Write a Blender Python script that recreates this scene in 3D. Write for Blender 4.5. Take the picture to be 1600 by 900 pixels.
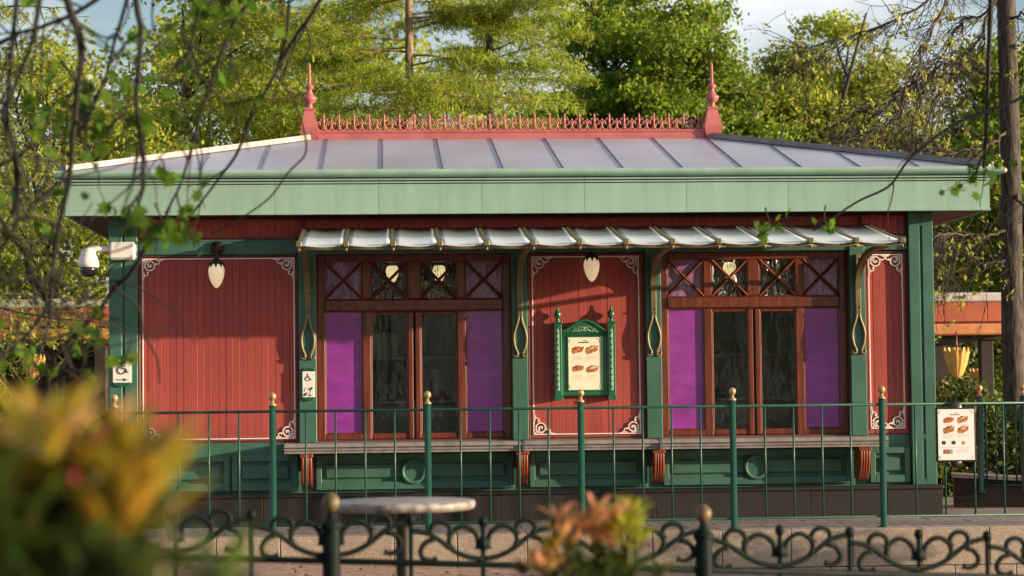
import bpy, math, random
import numpy as np
from mathutils import Vector, Matrix, Euler
R_ = math.radians
random.seed(7)
SC = bpy.context.scene
COL = SC.collection
for o in list(bpy.data.objects): bpy.data.objects.remove(o)

# ------------------------------------------------------------------ camera
CAM = Vector((0, 0, 1.28))
CROT = Matrix.Rotation(math.pi/2 + R_(2.53), 3, 'X') @ Matrix.Rotation(R_(-0.63), 3, 'Z')
cd = bpy.data.cameras.new('camera')
cam = bpy.data.objects.new('camera', cd); COL.objects.link(cam)
cam.location = CAM; cam.rotation_euler = CROT.to_euler()
cd.sensor_width = 36; cd.lens = 76.5; cd.clip_end = 2000; cd.clip_start = 0.05
cd.dof.use_dof = True; cd.dof.focus_distance = 20.9; cd.dof.aperture_fstop = 3.3
SC.camera = cam
# ------------------------------------------------------------------ sky, sun, exposure
SUN_AZ, SUN_EL = 76.0, 8.5       # degrees from -Y towards +X; elevation
to_sun = Vector((math.sin(R_(SUN_AZ))*math.cos(R_(SUN_EL)), -math.cos(R_(SUN_AZ))*math.cos(R_(SUN_EL)), math.sin(R_(SUN_EL))))
W = bpy.data.worlds.new('World'); SC.world = W; W.use_nodes = True
wn = W.node_tree; wn.nodes.clear()
def wnode(t): return wn.nodes.new(t)
sky = wnode('ShaderNodeTexSky'); sky.sky_type = 'NISHITA'; sky.sun_disc = False
sky.sun_elevation = R_(SUN_EL + 4); sky.sun_rotation = math.atan2(to_sun.x, to_sun.y)
sky.air_density = 1.0; sky.dust_density = 1.5; sky.ozone_density = 1.0
tc = wnode('ShaderNodeTexCoord'); mp = wnode('ShaderNodeMapping'); mp.inputs['Scale'].default_value = (1, 1, 2.6)
nz = wnode('ShaderNodeTexNoise'); nz.inputs['Scale'].default_value = 4.2; nz.inputs['Detail'].default_value = 7; nz.inputs['Roughness'].default_value = .55
cr = wnode('ShaderNodeValToRGB'); cr.color_ramp.elements[0].position = .44; cr.color_ramp.elements[1].position = .68
mx = wnode('ShaderNodeMix'); mx.data_type = 'RGBA'
mx.inputs[7].default_value = (7.4, 7.3, 7.5, 1)
bgn = wnode('ShaderNodeBackground'); bgn.inputs['Strength'].default_value = .09
out = wnode('ShaderNodeOutputWorld')
L = wn.links.new
L(tc.outputs['Generated'], mp.inputs['Vector']); L(mp.outputs[0], nz.inputs['Vector']); L(nz.outputs['Fac'], cr.inputs['Fac'])
L(cr.outputs['Color'], mx.inputs[0]); L(sky.outputs['Color'], mx.inputs[6]); L(mx.outputs[2], bgn.inputs['Color']); L(bgn.outputs[0], out.inputs['Surface'])
sd = bpy.data.lights.new('sun', 'SUN'); sd.energy = 5.0; sd.angle = R_(.55); sd.color = (1, .78, .53)
sun = bpy.data.objects.new('sun', sd); COL.objects.link(sun)
sun.rotation_euler = to_sun.to_track_quat('Z', 'Y').to_euler(); sun.location = (30, -8, 14)
SC.render.engine = 'CYCLES'
SC.view_settings.view_transform = 'Standard'; SC.view_settings.look = 'None'
SC.view_settings.exposure = 0.95; SC.view_settings.gamma = 1
SC.cycles.max_bounces = 6; SC.cycles.transparent_max_bounces = 12

# ------------------------------------------------------------------ frames
PSI = R_(3.45)
KO = Vector((.1, 21.25, 0)); KR = Matrix.Rotation(PSI, 3, 'Z')
def K(x, y, z): return KR @ Vector((x, y, z)) + KO          # kiosk frame -> world
def at(px, py, Y):                                           # picture point at world depth Y (1600x900 photograph)
    d = CROT @ Vector(((px-800)/3400, -(py-450)/3400, -1)); return CAM + d*(Y/d.y)

# ------------------------------------------------------------------ materials
def mat(name, col, rough=.5, metal=0, var=.12, vscale=6, stretch=(1, 1, 1), bump=.0, bscale=60, col2=None, coat=0, spec=.5, emit=None, estr=0, island=0, transl=0, objr=0):
    m = bpy.data.materials.new(name); m.use_nodes = True; nt = m.node_tree; n = nt.nodes; l = nt.links.new
    p = n['Principled BSDF']; p.inputs['Roughness'].default_value = rough; p.inputs['Metallic'].default_value = metal
    p.inputs['Specular IOR Level'].default_value = spec
    if coat: p.inputs['Coat Weight'].default_value = coat; p.inputs['Coat Roughness'].default_value = .12
    t = n.new('ShaderNodeTexCoord'); mpn = n.new('ShaderNodeMapping'); mpn.inputs['Scale'].default_value = stretch
    l(t.outputs['Object'], mpn.inputs['Vector'])
    a = n.new('ShaderNodeTexNoise'); a.inputs['Scale'].default_value = vscale; a.inputs['Detail'].default_value = 6
    l(mpn.outputs[0], a.inputs['Vector'])
    c = n.new('ShaderNodeMix'); c.data_type = 'RGBA'
    c2 = col2 or tuple(x*(1-2*var) for x in col)
    c.inputs[6].default_value = (*[min(1, x*(1+var)) for x in col], 1); c.inputs[7].default_value = (*c2, 1)
    r = n.new('ShaderNodeMapRange'); r.inputs[1].default_value = .35; r.inputs[2].default_value = .68
    l(a.outputs['Fac'], r.inputs[0]); l(r.outputs[0], c.inputs[0]); res = c.outputs[2]
    if island:
        g = n.new('ShaderNodeNewGeometry'); h = n.new('ShaderNodeHueSaturation')
        for k, (inp, lo, hi) in enumerate((('Value', 1-island, 1+island), ('Hue', .5-.03*island/.3, .5+.02*island/.3))):
            q = n.new('ShaderNodeMapRange'); q.inputs[3].default_value = lo; q.inputs[4].default_value = hi
            if k:
                w = n.new('ShaderNodeMath'); w.operation = 'FRACT'; w2 = n.new('ShaderNodeMath'); w2.operation = 'MULTIPLY'; w2.inputs[1].default_value = 7.31
                l(g.outputs['Random Per Island'], w2.inputs[0]); l(w2.outputs[0], w.inputs[0]); l(w.outputs[0], q.inputs[0])
            else: l(g.outputs['Random Per Island'], q.inputs[0])
            l(q.outputs[0], h.inputs[inp])
        l(res, h.inputs['Color']); res = h.outputs['Color']
    if objr:
        oi = n.new('ShaderNodeObjectInfo'); h = n.new('ShaderNodeHueSaturation'); q = n.new('ShaderNodeMapRange'); q.inputs[3].default_value = 1-objr; q.inputs[4].default_value = 1+objr
        l(oi.outputs['Random'], q.inputs[0]); l(q.outputs[0], h.inputs['Value']); l(res, h.inputs['Color']); res = h.outputs['Color']
    l(res, p.inputs['Base Color'])
    rr = n.new('ShaderNodeMapRange'); rr.inputs[3].default_value = max(0, rough-.1); rr.inputs[4].default_value = min(1, rough+.12)
    l(a.outputs['Fac'], rr.inputs[0]); l(rr.outputs[0], p.inputs['Roughness'])
    if bump:
        b = n.new('ShaderNodeTexNoise'); b.inputs['Scale'].default_value = bscale; b.inputs['Detail'].default_value = 4; l(mpn.outputs[0], b.inputs['Vector'])
        bb = n.new('ShaderNodeBump'); bb.inputs['Strength'].default_value = bump; bb.inputs['Distance'].default_value = .01
        l(b.outputs['Fac'], bb.inputs['Height']); l(bb.outputs[0], p.inputs['Normal'])
    if emit: p.inputs['Emission Color'].default_value = (*emit, 1); p.inputs['Emission Strength'].default_value = estr
    if transl:
        o = n['Material Output']; tr = n.new('ShaderNodeBsdfTranslucent'); ms = n.new('ShaderNodeMixShader'); ms.inputs[0].default_value = transl
        l(res, tr.inputs['Color']); l(p.outputs[0], ms.inputs[1]); l(tr.outputs[0], ms.inputs[2]); l(ms.outputs[0], o.inputs['Surface'])
    return m
def glass(name, tint, wave=.25, scale=(14, 14, 5), ior=1.42):
    m = bpy.data.materials.new(name); m.use_nodes = True; nt = m.node_tree; n = nt.nodes; l = nt.links.new
    n.remove(n['Principled BSDF']); o = n['Material Output']
    t = n.new('ShaderNodeTexCoord'); mpn = n.new('ShaderNodeMapping'); mpn.inputs['Scale'].default_value = scale
    b = n.new('ShaderNodeTexNoise'); b.inputs['Scale'].default_value = 1; b.inputs['Detail'].default_value = 3
    bb = n.new('ShaderNodeBump'); bb.inputs['Strength'].default_value = wave; bb.inputs['Distance'].default_value = .02
    l(t.outputs['Object'], mpn.inputs[0]); l(mpn.outputs[0], b.inputs['Vector']); l(b.outputs['Fac'], bb.inputs['Height'])
    f = n.new('ShaderNodeFresnel'); f.inputs['IOR'].default_value = ior; l(bb.outputs[0], f.inputs['Normal'])
    tr = n.new('ShaderNodeBsdfTransparent'); tr.inputs[0].default_value = (*tint, 1)
    g = n.new('ShaderNodeBsdfGlossy'); g.inputs['Roughness'].default_value = .06; l(bb.outputs[0], g.inputs['Normal'])
    ms = n.new('ShaderNodeMixShader'); l(f.outputs[0], ms.inputs[0]); l(tr.outputs[0], ms.inputs[1]); l(g.outputs[0], ms.inputs[2]); l(ms.outputs[0], o.inputs['Surface'])
    return m
M = dict(
 red=mat('red_paint', (.33, .067, .058), .45, var=.10, vscale=4, stretch=(3, 3, .35), bump=.10, bscale=30, objr=.09, spec=.22),
 redtrim=mat('dark_red_paint', (.16, .022, .020), .4, var=.1),
 green=mat('green_paint', (.050, .135, .100), .42, var=.10, vscale=3, bump=.05, bscale=40, spec=.3),
 pale=mat('pale_green_paint', (.25, .395, .32), .42, var=.07, vscale=2.2, stretch=(3, 3, .35), bump=.05, bscale=3, objr=.03, spec=.3),
 rose=mat('rose_paint', (.43, .125, .12), .4, var=.1, vscale=5, bump=.05),
 zinc=mat('zinc_sheet', (.36, .37, .44), .42, metal=.2, var=.09, vscale=1.2, stretch=(1, .6, 1), bump=.04, bscale=9),
 seam=mat('dark_zinc_seam', (.12, .13, .16), .45, metal=.3),
 hip=mat('zinc_hip_cap', (.21, .20, .205), .5, metal=.2),
 wood=mat('varnished_mahogany', (.135, .030, .014), .32, var=.25, vscale=5, stretch=(6, 6, .5), bump=.05, bscale=20, coat=.25),
 wood2=mat('carved_mahogany', (.22, .040, .014), .28, var=.2, vscale=8, stretch=(6, 6, .5), coat=.4),
 white=mat('cream_trim_paint', (.74, .66, .60), .5, var=.05),
 bronze=mat('bronze_paint', (.16, .13, .062), .45, var=.1, metal=.1),
 stone=mat('grey_counter_stone', (.24, .215, .205), .55, var=.14, vscale=12, stretch=(1, 1, 1), bump=.1, bscale=40),
 granite=mat('dark_granite', (.028, .024, .024), .6, spec=.2, var=.3, vscale=70, bump=.15, bscale=120),
 dark=mat('dark_soffit_wood', (.085, .020, .016), .55, var=.2),
 rail=mat('gloss_green_metal', (.008, .066, .042), .45, var=.1, coat=.05),
 gold=mat('gold_finial', (.40, .29, .14), .4, metal=.35, var=.12, vscale=20),
 black=mat('black_iron', (.0025, .0085, .007), .6, var=.2, bump=.1, bscale=50, coat=0, spec=.15),
 oldgold=mat('dull_gold', (.14, .105, .048), .55, metal=.2, var=.25, vscale=20),
 blackmetal=mat('black_metal', (.016, .013, .012), .4),
 purple=mat('purple_glass', (.25, .032, .30), .15, var=.12, vscale=5, stretch=(1, 1, 2), bump=.12, bscale=12, coat=.9),
  lilac=mat('lilac_rolled_glass', (.24, .12, .27), .22, var=.3, vscale=12, stretch=(2, 2, .6), bump=.5, bscale=22, coat=.6),
 globe=mat('opal_glass', (.85, .74, .60), .25, var=.03, emit=(1, .72, .42), estr=.22),
 bulb=mat('lit_opal_glass', (.9, .75, .5), .3, emit=(1, .70, .36), estr=1.1),
 plastic=mat('white_plastic', (.72, .70, .66), .35, var=.04),
 dome=mat('smoked_dome', (.012, .010, .012), .08, coat=1),
 sign=mat('white_sign_enamel', (.78, .74, .68), .35, var=.03),
 ink=mat('black_print', (.02, .02, .02), .5),
 grey=mat('grey_print', (.48, .46, .48), .6), blue=mat('violet_print', (.16, .15, .35), .6),
 boardgreen=mat('menu_board_green', (.012, .115, .052), .3, var=.1, coat=.3),
 mint=mat('pale_mint_paint', (.30, .48, .34), .45),
 poster=mat('cream_poster', (.86, .78, .60), .5, var=.02), poster2=mat('white_poster', (.82, .76, .74), .5, var=.02),
 bread=mat('bread_print', (.46, .17, .04), .6, var=.35, vscale=60), filling=mat('filling_print', (.34, .045, .02), .6, var=.4, vscale=80), sauce=mat('cream_print', (.80, .66, .40), .6),
 awn=mat('opal_awning_glass', (.50, .57, .60), .25, var=.04, vscale=2, coat=.2, transl=.12),
 marble=mat('grey_marble_top', (.27, .25, .235), .45, var=.3, vscale=22, bump=.05, col2=(.12, .10, .085)),
 wallstone=mat('beige_granite_block', (.34, .27, .21), .8, objr=.10, var=.22, vscale=90, bump=.3, bscale=140),
 bark=mat('grey_brown_bark', (.060, .047, .038), .85, var=.4, vscale=9, stretch=(3, 3, .6), bump=.9, bscale=14),
 bark2=mat('light_tan_bark', (.22, .155, .085), .8, var=.35, vscale=9, stretch=(3, 3, .6), bump=.8, bscale=14),
 twig=mat('dark_twig', (.007, .0055, .0045), .8, var=.3),
 twig2=mat('brown_twig', (.15, .12, .08), .8, var=.3),
 twig3=mat('grey_twig', (.055, .043, .032), .8, var=.3),
 leafA=mat('yellow_green_needles', (.36, .46, .05), .55, var=.22, vscale=.8, island=.35, transl=.5),
 leafB=mat('mid_green_leaves', (.20, .30, .03), .55, var=.25, vscale=.9, island=.36, transl=.46, spec=.3),
 leafC=mat('fresh_green_leaves', (.34, .41, .05), .55, var=.22, vscale=.7, island=.36, transl=.48, spec=.3),
 leafD=mat('dark_green_leaves', (.085, .13, .018), .55, var=.3, vscale=.8, island=.4, transl=.36),
 leafY=mat('young_yellow_leaves', (.40, .42, .06), .5, var=.2, vscale=3, island=.3, transl=.45),
 leafN=mat('green_spring_leaves', (.075, .16, .014), .7, spec=.15, var=.25, vscale=6, island=.3, transl=.45),
 bushY=mat('golden_shrub_leaves', (.34, .24, .022), .45, var=.3, vscale=9, col2=(.16, .20, .02), island=.3, transl=.35),
 bushO=mat('orange_shrub_leaves', (.58, .25, .14), .5, var=.2, vscale=14, col2=(.55, .36, .10), island=.25, transl=.35),
 bushG=mat('dark_green_shrub_leaves', (.05, .085, .012), .5, var=.3, island=.35, transl=.3),
 bushL=mat('lime_shrub_leaves', (.36, .40, .03), .45, var=.2, island=.25, transl=.4),
 petal=mat('pink_flower', (.6, .06, .09), .5, transl=.3),
 orange=mat('terracotta_paint', (.50, .125, .055), .5, var=.1, vscale=3), orange2=mat('light_terracotta_paint', (.66, .26, .10), .5, var=.1),
 offwhite=mat('off_white_trim', (.62, .56, .54), .5, var=.06), ochre=mat('ochre_planter', (.70, .38, .10), .5, var=.12, emit=(1, .5, .15), estr=.0),
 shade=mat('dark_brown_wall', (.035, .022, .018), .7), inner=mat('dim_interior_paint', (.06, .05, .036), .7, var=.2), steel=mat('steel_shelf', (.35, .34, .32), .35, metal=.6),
 paver=mat('brown_paver', (.30, .20, .15), .8, var=.25, vscale=14, bump=.3, bscale=60, island=.2), paver2=mat('grey_paver', (.23, .20, .185), .8, var=.25, vscale=14, bump=.3, bscale=60, island=.2),
 sunslab=mat('painted_sunlit_slab', (.50, .43, .36), .75, var=.15, vscale=14, bump=.2, bscale=60, objr=.08),  # paler slab colour paints in the sunlit strip along the plinth foot
 soil=mat('dark_soil', (.06, .045, .03), .9, var=.4), clear=glass('clear_pane', (.80, .84, .80), .35, (5, 5, 2), 1.5), wavy=glass('rolled_pane', (.66, .72, .70), 2.2, (26, 26, 7), 1.8),
)
# grounds: paving drawn by the material beyond the pieces that are built
def paving(name, c1, c2, mortar, sx, sy, streak=False):
    m = mat(name, c1, .8, var=.2, vscale=3, bump=.2, bscale=50); nt = m.node_tree; n = nt.nodes; l = nt.links.new
    b = n.new('ShaderNodeTexBrick'); t = n.new('ShaderNodeTexCoord'); b.inputs['Scale'].default_value = 1
    b.inputs['Brick Width'].default_value = sx; b.inputs['Row Height'].default_value = sy; b.inputs['Mortar Size'].default_value = .008
    b.inputs['Color1'].default_value = (*c1, 1); b.inputs['Color2'].default_value = (*c2, 1); b.inputs['Mortar'].default_value = (*mortar, 1)
    a = n.new('ShaderNodeTexNoise'); a.inputs['Scale'].default_value = 5; a.inputs['Detail'].default_value = 8
    x = n.new('ShaderNodeMix'); x.data_type = 'RGBA'; x.blend_type = 'MULTIPLY'; x.inputs[0].default_value = .55
    l(t.outputs['Object'], b.inputs['Vector']); l(t.outputs['Object'], a.inputs['Vector']); l(b.outputs['Color'], x.inputs[6]); l(a.outputs['Color'], x.inputs[7]); l(x.outputs[2], n['Principled BSDF'].inputs['Base Color'])
    return m
M['plat'] = paving('grey_slab_paving', (.36, .31, .28), (.25, .22, .20), (.10, .085, .075), .6, .3)
M['low'] = paving('brown_stone_paving', (.34, .22, .16), (.26, .18, .14), (.11, .08, .06), .42, .30)

# ------------------------------------------------------------------ mesh helpers
class MB:
    def __init__(s): s.v = []; s.f = []; s.s = []
    def add(s, v, f, sm=False):
        o = len(s.v); s.v += [tuple(p) for p in v]; s.f += [tuple(i+o for i in q) for q in f]; s.s += [sm]*len(f); return s
    def box(s, x0, x1, y0, y1, z0, z1):
        return s.add([(x0,y0,z0),(x1,y0,z0),(x1,y1,z0),(x0,y1,z0),(x0,y0,z1),(x1,y0,z1),(x1,y1,z1),(x0,y1,z1)],
                     [(0,3,2,1),(4,5,6,7),(0,1,5,4),(1,2,6,5),(2,3,7,6),(3,0,4,7)])
    def cbox(s, x0, x1, y0, y1, z0, z1, c=.006):
        c = min(c, (x1-x0)*.45, (y1-y0)*.45, (z1-z0)*.45); V = []; ix = {}
        X, Y, Z = (x0, x1), (y0, y1), (z0, z1)
        for i in (0,1):
            for j in (0,1):
                for k in (0,1):
                    sx, sy, sz = (c if i == 0 else -c), (c if j == 0 else -c), (c if k == 0 else -c)
                    ix[i,j,k] = len(V)
                    V += [(X[i], Y[j]+sy, Z[k]+sz), (X[i]+sx, Y[j], Z[k]+sz), (X[i]+sx, Y[j]+sy, Z[k])]
        g = lambda i,j,k,a: ix[i,j,k]+a
        Fc = []
        for i in (0,1): q = [g(i,0,0,0), g(i,1,0,0), g(i,1,1,0), g(i,0,1,0)]; Fc.append(q if i else q[::-1])
        for j in (0,1): q = [g(0,j,0,1), g(0,j,1,1), g(1,j,1,1), g(1,j,0,1)]; Fc.append(q if j else q[::-1])
        for k in (0,1): q = [g(0,0,k,2), g(1,0,k,2), g(1,1,k,2), g(0,1,k,2)]; Fc.append(q if k else q[::-1])
        for a in (0,1):
            for b in (0,1):
                q = [g(a,b,0,0), g(a,b,1,0), g(a,b,1,1), g(a,b,0,1)]; Fc.append(q if (a ^ b) else q[::-1])
                q = [g(a,0,b,0), g(a,1,b,0), g(a,1,b,2), g(a,0,b,2)]; Fc.append(q[::-1] if (a ^ b) else q)
                q = [g(0,a,b,1), g(1,a,b,1), g(1,a,b,2), g(0,a,b,2)]; Fc.append(q if (a ^ b) else q[::-1])
                for k in (0,1):
                    q = [g(a,b,k,0), g(a,b,k,1), g(a,b,k,2)]; Fc.append(q if (a ^ b ^ k) else q[::-1])
        return s.add(V, Fc)
    def tube(s, pts, r, n=6, cap=True, sm=True, flat=None):
        P = [Vector(p) for p in pts]; m = len(P)
        if m < 2: return s
        rr = list(r) if hasattr(r, '__len__') else [r]*m
        T = [(P[min(i+1, m-1)]-P[max(i-1, 0)]).normalized() for i in range(m)]
        u = T[0].orthogonal().normalized(); V = []
        if flat is not None: u = Vector(flat)
        for i in range(m):
            u = (u - T[i]*u.dot(T[i]))
            if u.length < 1e-5: u = T[i].orthogonal()
            u.normalize(); w = T[i].cross(u)
            for k in range(n):
                a = 2*math.pi*(k+.5)/n; V.append(P[i]+(u*math.cos(a)+w*math.sin(a))*rr[i])
        Fc = [(i*n+k, i*n+(k+1)%n, (i+1)*n+(k+1)%n, (i+1)*n+k) for i in range(m-1) for k in range(n)]
        s.add(V, Fc, sm)
        if cap: o = len(s.v)-m*n; s.f += [tuple(o+k for k in range(n))[::-1], tuple(o+(m-1)*n+k for k in range(n))]; s.s += [False, False]
        return s
    def lathe(s, prof, n=16, c=(0,0,0), axis='z', sm=True):
        V = []; m = len(prof)
        for (r, h) in prof:
            for k in range(n):
                a = 2*math.pi*k/n; x, y = r*math.cos(a), r*math.sin(a)
                p = (x, y, h) if axis == 'z' else ((x, h, y) if axis == 'y' else (h, x, y))
                V.append((p[0]+c[0], p[1]+c[1], p[2]+c[2]))
        Fc = [(i*n+k, i*n+(k+1)%n, (i+1)*n+(k+1)%n, (i+1)*n+k) for i in range(m-1) for k in range(n)]
        if axis == 'y': Fc = [q[::-1] for q in Fc]
        s.add(V, Fc, sm); o = len(s.v)-m*n
        a, b = tuple(o+k for k in range(n)), tuple(o+(m-1)*n+k for k in range(n))
        s.f += [a[::-1] if axis != 'y' else a, b if axis != 'y' else b[::-1]]; s.s += [False, False]; return s
    def prism(s, poly, a0, a1, axis='y'):      # poly in the plane across axis
        n = len(poly)
        mk = {'y': lambda p, a: (p[0], a, p[1]), 'x': lambda p, a: (a, p[0], p[1]), 'z': lambda p, a: (p[0], p[1], a)}[axis]
        V = [mk(p, a0) for p in poly]+[mk(p, a1) for p in poly]
        return s.add(V, [tuple(range(n)), tuple(range(2*n-1, n-1, -1))]+[(i, i+n, (i+1)%n+n, (i+1)%n) for i in range(n)])
    def disc(s, cx, cz, r, y0, y1, n=16, sq=1): return s.prism([(cx+r*math.cos(2*math.pi*k/n), cz+r*sq*math.sin(2*math.pi*k/n)) for k in range(n)], y0, y1)
    def mesh(s, name, m):
        me = bpy.data.meshes.new(name); me.from_pydata(s.v, [], s.f); me.polygons.foreach_set('use_smooth', s.s)
        me.materials.append(M[m]); me.validate(); 
        import bmesh
        b = bmesh.new(); b.from_mesh(me); bmesh.ops.recalc_face_normals(b, faces=b.faces); b.to_mesh(me); b.free()
        return me
    def build(s, name, m, parent=None, loc=(0,0,0), rz=0):
        return link(name, s.mesh(name, m), parent, loc, rz)
def link(name, me, parent=None, loc=(0,0,0), rz=0):
    o = bpy.data.objects.new(name, me); COL.objects.link(o); o.parent = parent; o.location = loc; o.rotation_euler = (0, 0, rz); return o
def tag(o, label, cat, group=None, kind=None):
    o['label'] = label; o['category'] = cat
    if group: o['group'] = group
    if kind: o['kind'] = kind
    return o
def thing(name, label, cat, loc=(0,0,0), rz=0, group=None): return tag(link(name, None, None, loc, rz), label, cat, group)
def struct(o): o['kind'] = 'structure'; return o
def copy_tree(o, parent=None):
    c = o.copy(); COL.objects.link(c); c.parent = parent
    for ch in list(o.children): copy_tree(ch, c)
    return c
def arc(cx, cz, r, a0, a1, n=10, y=0, sq=1): return [(cx+r*math.cos(R_(a0+(a1-a0)*i/n)), y, cz+sq*r*math.sin(R_(a0+(a1-a0)*i/n))) for i in range(n+1)]
def spline(pts, k=6):                           # Catmull-Rom through points
    P = [Vector(p) for p in pts]; P = [P[0]*2-P[1]]+P+[P[-1]*2-P[-2]]; o = []
    for i in range(1, len(P)-2):
        a, b, c, d = P[i-1:i+3]
        for j in range(k):
            t = j/k; o.append(.5*((2*b)+(c-a)*t+(2*a-5*b+4*c-d)*t*t+(3*b-a-3*c+d)*t**3))
    return o+[P[-2]]

# ================================================================== THE SETTING
PZ = -.045
def gz(x): return -.30-.05*(min(max(x, -6), 7)+1.5)           # lower ground falls to the right
def kiosk_frame(o): o.location = KO; o.rotation_euler = (0, 0, PSI); return o
b = MB(); b.add([(-150,-1.7,PZ-.006),(150,-1.7,PZ-.006),(150,400,PZ-.006),(-150,400,PZ-.006)], [(0,1,2,3)])
plat = struct(kiosk_frame(b.build('pavement', 'plat')))
b = MB(); xs = [-150,-40,-6,-4,-2,0,2,4,7,40,150]
for x in xs: b.v += [(x,-1.8,gz(x)-.006), (x,-120,gz(x)-.006)]
b.f = [(2*i,2*i+1,2*i+3,2*i+2) for i in range(len(xs)-1)]; b.s = [False]*len(b.f)
low = struct(kiosk_frame(b.build('ground', 'low')))
rng = random.Random(3)
slab = [MB().cbox(0, .594, 0, .354, -.03, .0, .004).mesh('slab', 'paver2') for _ in range(1)][0]
sunb = MB().cbox(0, .594, 0, .354, -.03, .0, .004).mesh('slab', 'sunslab')
for j in range(4):
    for i in range(22):
        x = -7+i*.6+(.3 if j % 2 else 0)
        if x > 6.6: continue
        link('slab', sunb if j == 3 else slab, plat, (x, -1.5+j*.36, PZ+rng.uniform(-.002, .002)))
y = -1.93
for j in range(5):
    d = rng.uniform(.2, .3); x = -4.6-rng.random()*.3
    while x < 5:
        w = rng.uniform(.28, .55); z = gz(x+w/2); q = MB(); s = [rng.uniform(0, .02) for _ in range(8)]
        p = [(x+s[0], y-s[1]), (x+w-.012-s[2], y-s[3]), (x+w-.012-s[4], y-d+.012+s[5]), (x+s[6], y-d+.012+s[7])]
        top = [(a, c, gz(a)+rng.uniform(0, .004)) for a, c in p]
        q.add(top+[(a, c, h-.04) for a, c, h in top], [(0,1,2,3),(0,4,5,1),(1,5,6,2),(2,6,7,3),(3,7,4,0)])
        q.build('flagstone', 'paver', low); x += w
    y -= d
# retaining wall under the guard fence
rw = thing('retaining_wall', 'low beige granite block wall edging the raised pavement in front of the kiosk', 'wall', K(0, -1.75, 0), PSI)
MB().box(-14, 14, -.10, .18, -1.2, PZ-.03).build('core', 'shade', rw)
blk = {}
def block(w, h):
    k = (round(w, 2), h)
    if k not in blk: blk[k] = MB().cbox(0, k[0]-.006, -.13, .2, -h+.005, 0, .006).mesh('stone_block', 'wallstone')
    return blk[k]
x = -8
while x < 9:
    w = rng.choice((.5, .56, .62)); link('stone_block', block(w, .34), rw, (x, rng.uniform(-.003, .003), PZ)); x += round(w, 2)
x = -8.2
while x < 9:
    w = rng.choice((.5, .56, .62)); link('stone_block', block(w, .30), rw, (x, rng.uniform(-.003, .003), PZ-.341)); x += round(w, 2)
# ramp kerb to the right of the kiosk
b = MB(); 
a, c2 = K(4.55, .9, 0), K(6.6, .1, 0)
b.prism([(0, PZ-.02), (2.6, PZ-.02), (2.6, .12), (0, .26)], 0, .35)
rk = tag(b.build('ramp_kerb', 'granite', None, K(4.55, 1.15, 0), PSI-.22), 'sloping dark stone ramp kerb right of the kiosk behind the guard fence', 'kerb')
b = MB(); b.add([(-.02,-.03,.262),(2.62,-.03,.122),(2.62,.38,.122),(-.02,.38,.262),(-.02,-.03,.30),(2.62,-.03,.16),(2.62,.38,.16),(-.02,.38,.30)],[(0,3,2,1),(4,5,6,7),(0,1,5,4),(1,2,6,5),(2,3,7,6),(3,0,4,7)])
b.build('coping', 'stone', rk)

# ================================================================== THE KIOSK
XL, XR = -3.995, 4.06
kiosk = thing('kiosk', 'red and green Victorian food kiosk with purple windows, awning and zinc roof', 'kiosk', KO, PSI)
WL, WR, WZ0, WZ1 = (-2.0, -.115), (1.365, 3.22), .755, 2.56
# core walls with the two openings
b = MB()
for x0, x1, z0, z1 in ((XL+.03, WL[0], .2, 2.93), (WL[1], WR[0], .2, 2.93), (WR[1], XR-.03, .2, 2.93), (WL[0], WL[1], .2, WZ0), (WR[0], WR[1], .2, WZ0), (WL[0], WL[1], WZ1, 2.93), (WR[0], WR[1], WZ1, 2.93)):
    b.box(x0, x1, .03, .2, z0, z1)
b.box(XL+.03, XR-.03, 3.6, 3.8, .2, 2.93); b.box(XL+.03, XL+.2, .2, 3.6, .2, 2.93); b.box(XR-.2, XR-.03, .2, 3.6, .2, 2.93)
b.build('wall', 'redtrim', kiosk)
b = MB(); b.box(XL+.2, XR-.2, .21, 3.59, .1, .2); b.box(XL+.2, XR-.2, .21, 3.59, 2.85, 2.93); b.build('floor_and_ceiling', 'inner', kiosk)
b = MB(); b.box(XL+.21, XR-.21, 2.5, 2.55, .2, 2.85); b.build('partition', 'inner', kiosk)
b = MB()
for x0, x1 in ((-1.7, -.3), (1.5, 3.1)):
    b.cbox(x0, x1, 1.5, 2.1, .2, 1.08); b.cbox(x0-.03, x1+.03, 1.46, 2.12, 1.08, 1.12)
    b.cbox(x0+.1, x1-.2, 2.2, 2.49, 1.55, 1.59); b.cbox(x0+.15, x0+.5, 2.2, 2.45, 1.59, 1.85); b.lathe([(.1, 0), (.12, .1), (.08, .3), (.05, .32)], 12, (x0+.9, 1.75, 1.12))
b.build('shelving', 'steel', kiosk)
# plinth
pl = MB().box(XL+.02, XR-.02, -.05, 3.85, PZ-.1, .21).build('plinth', 'shade', kiosk)
x = XL-.05; pm = {}
while x < XR+.04:
    w = min(.76, XR+.05-x); k = round(w, 3)
    if k not in pm: pm[k] = MB().cbox(0, k-.004, -.085, -.03, PZ-.03, .205, .004).mesh('stone_block', 'granite')
    link('stone_block', pm[k], pl, (x, 0, 0)); x += w
MB().cbox(XL-.06, XR+.06, -.10, 0, .206, .25, .012).build('plinth_cap', 'granite', pl)
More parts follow.
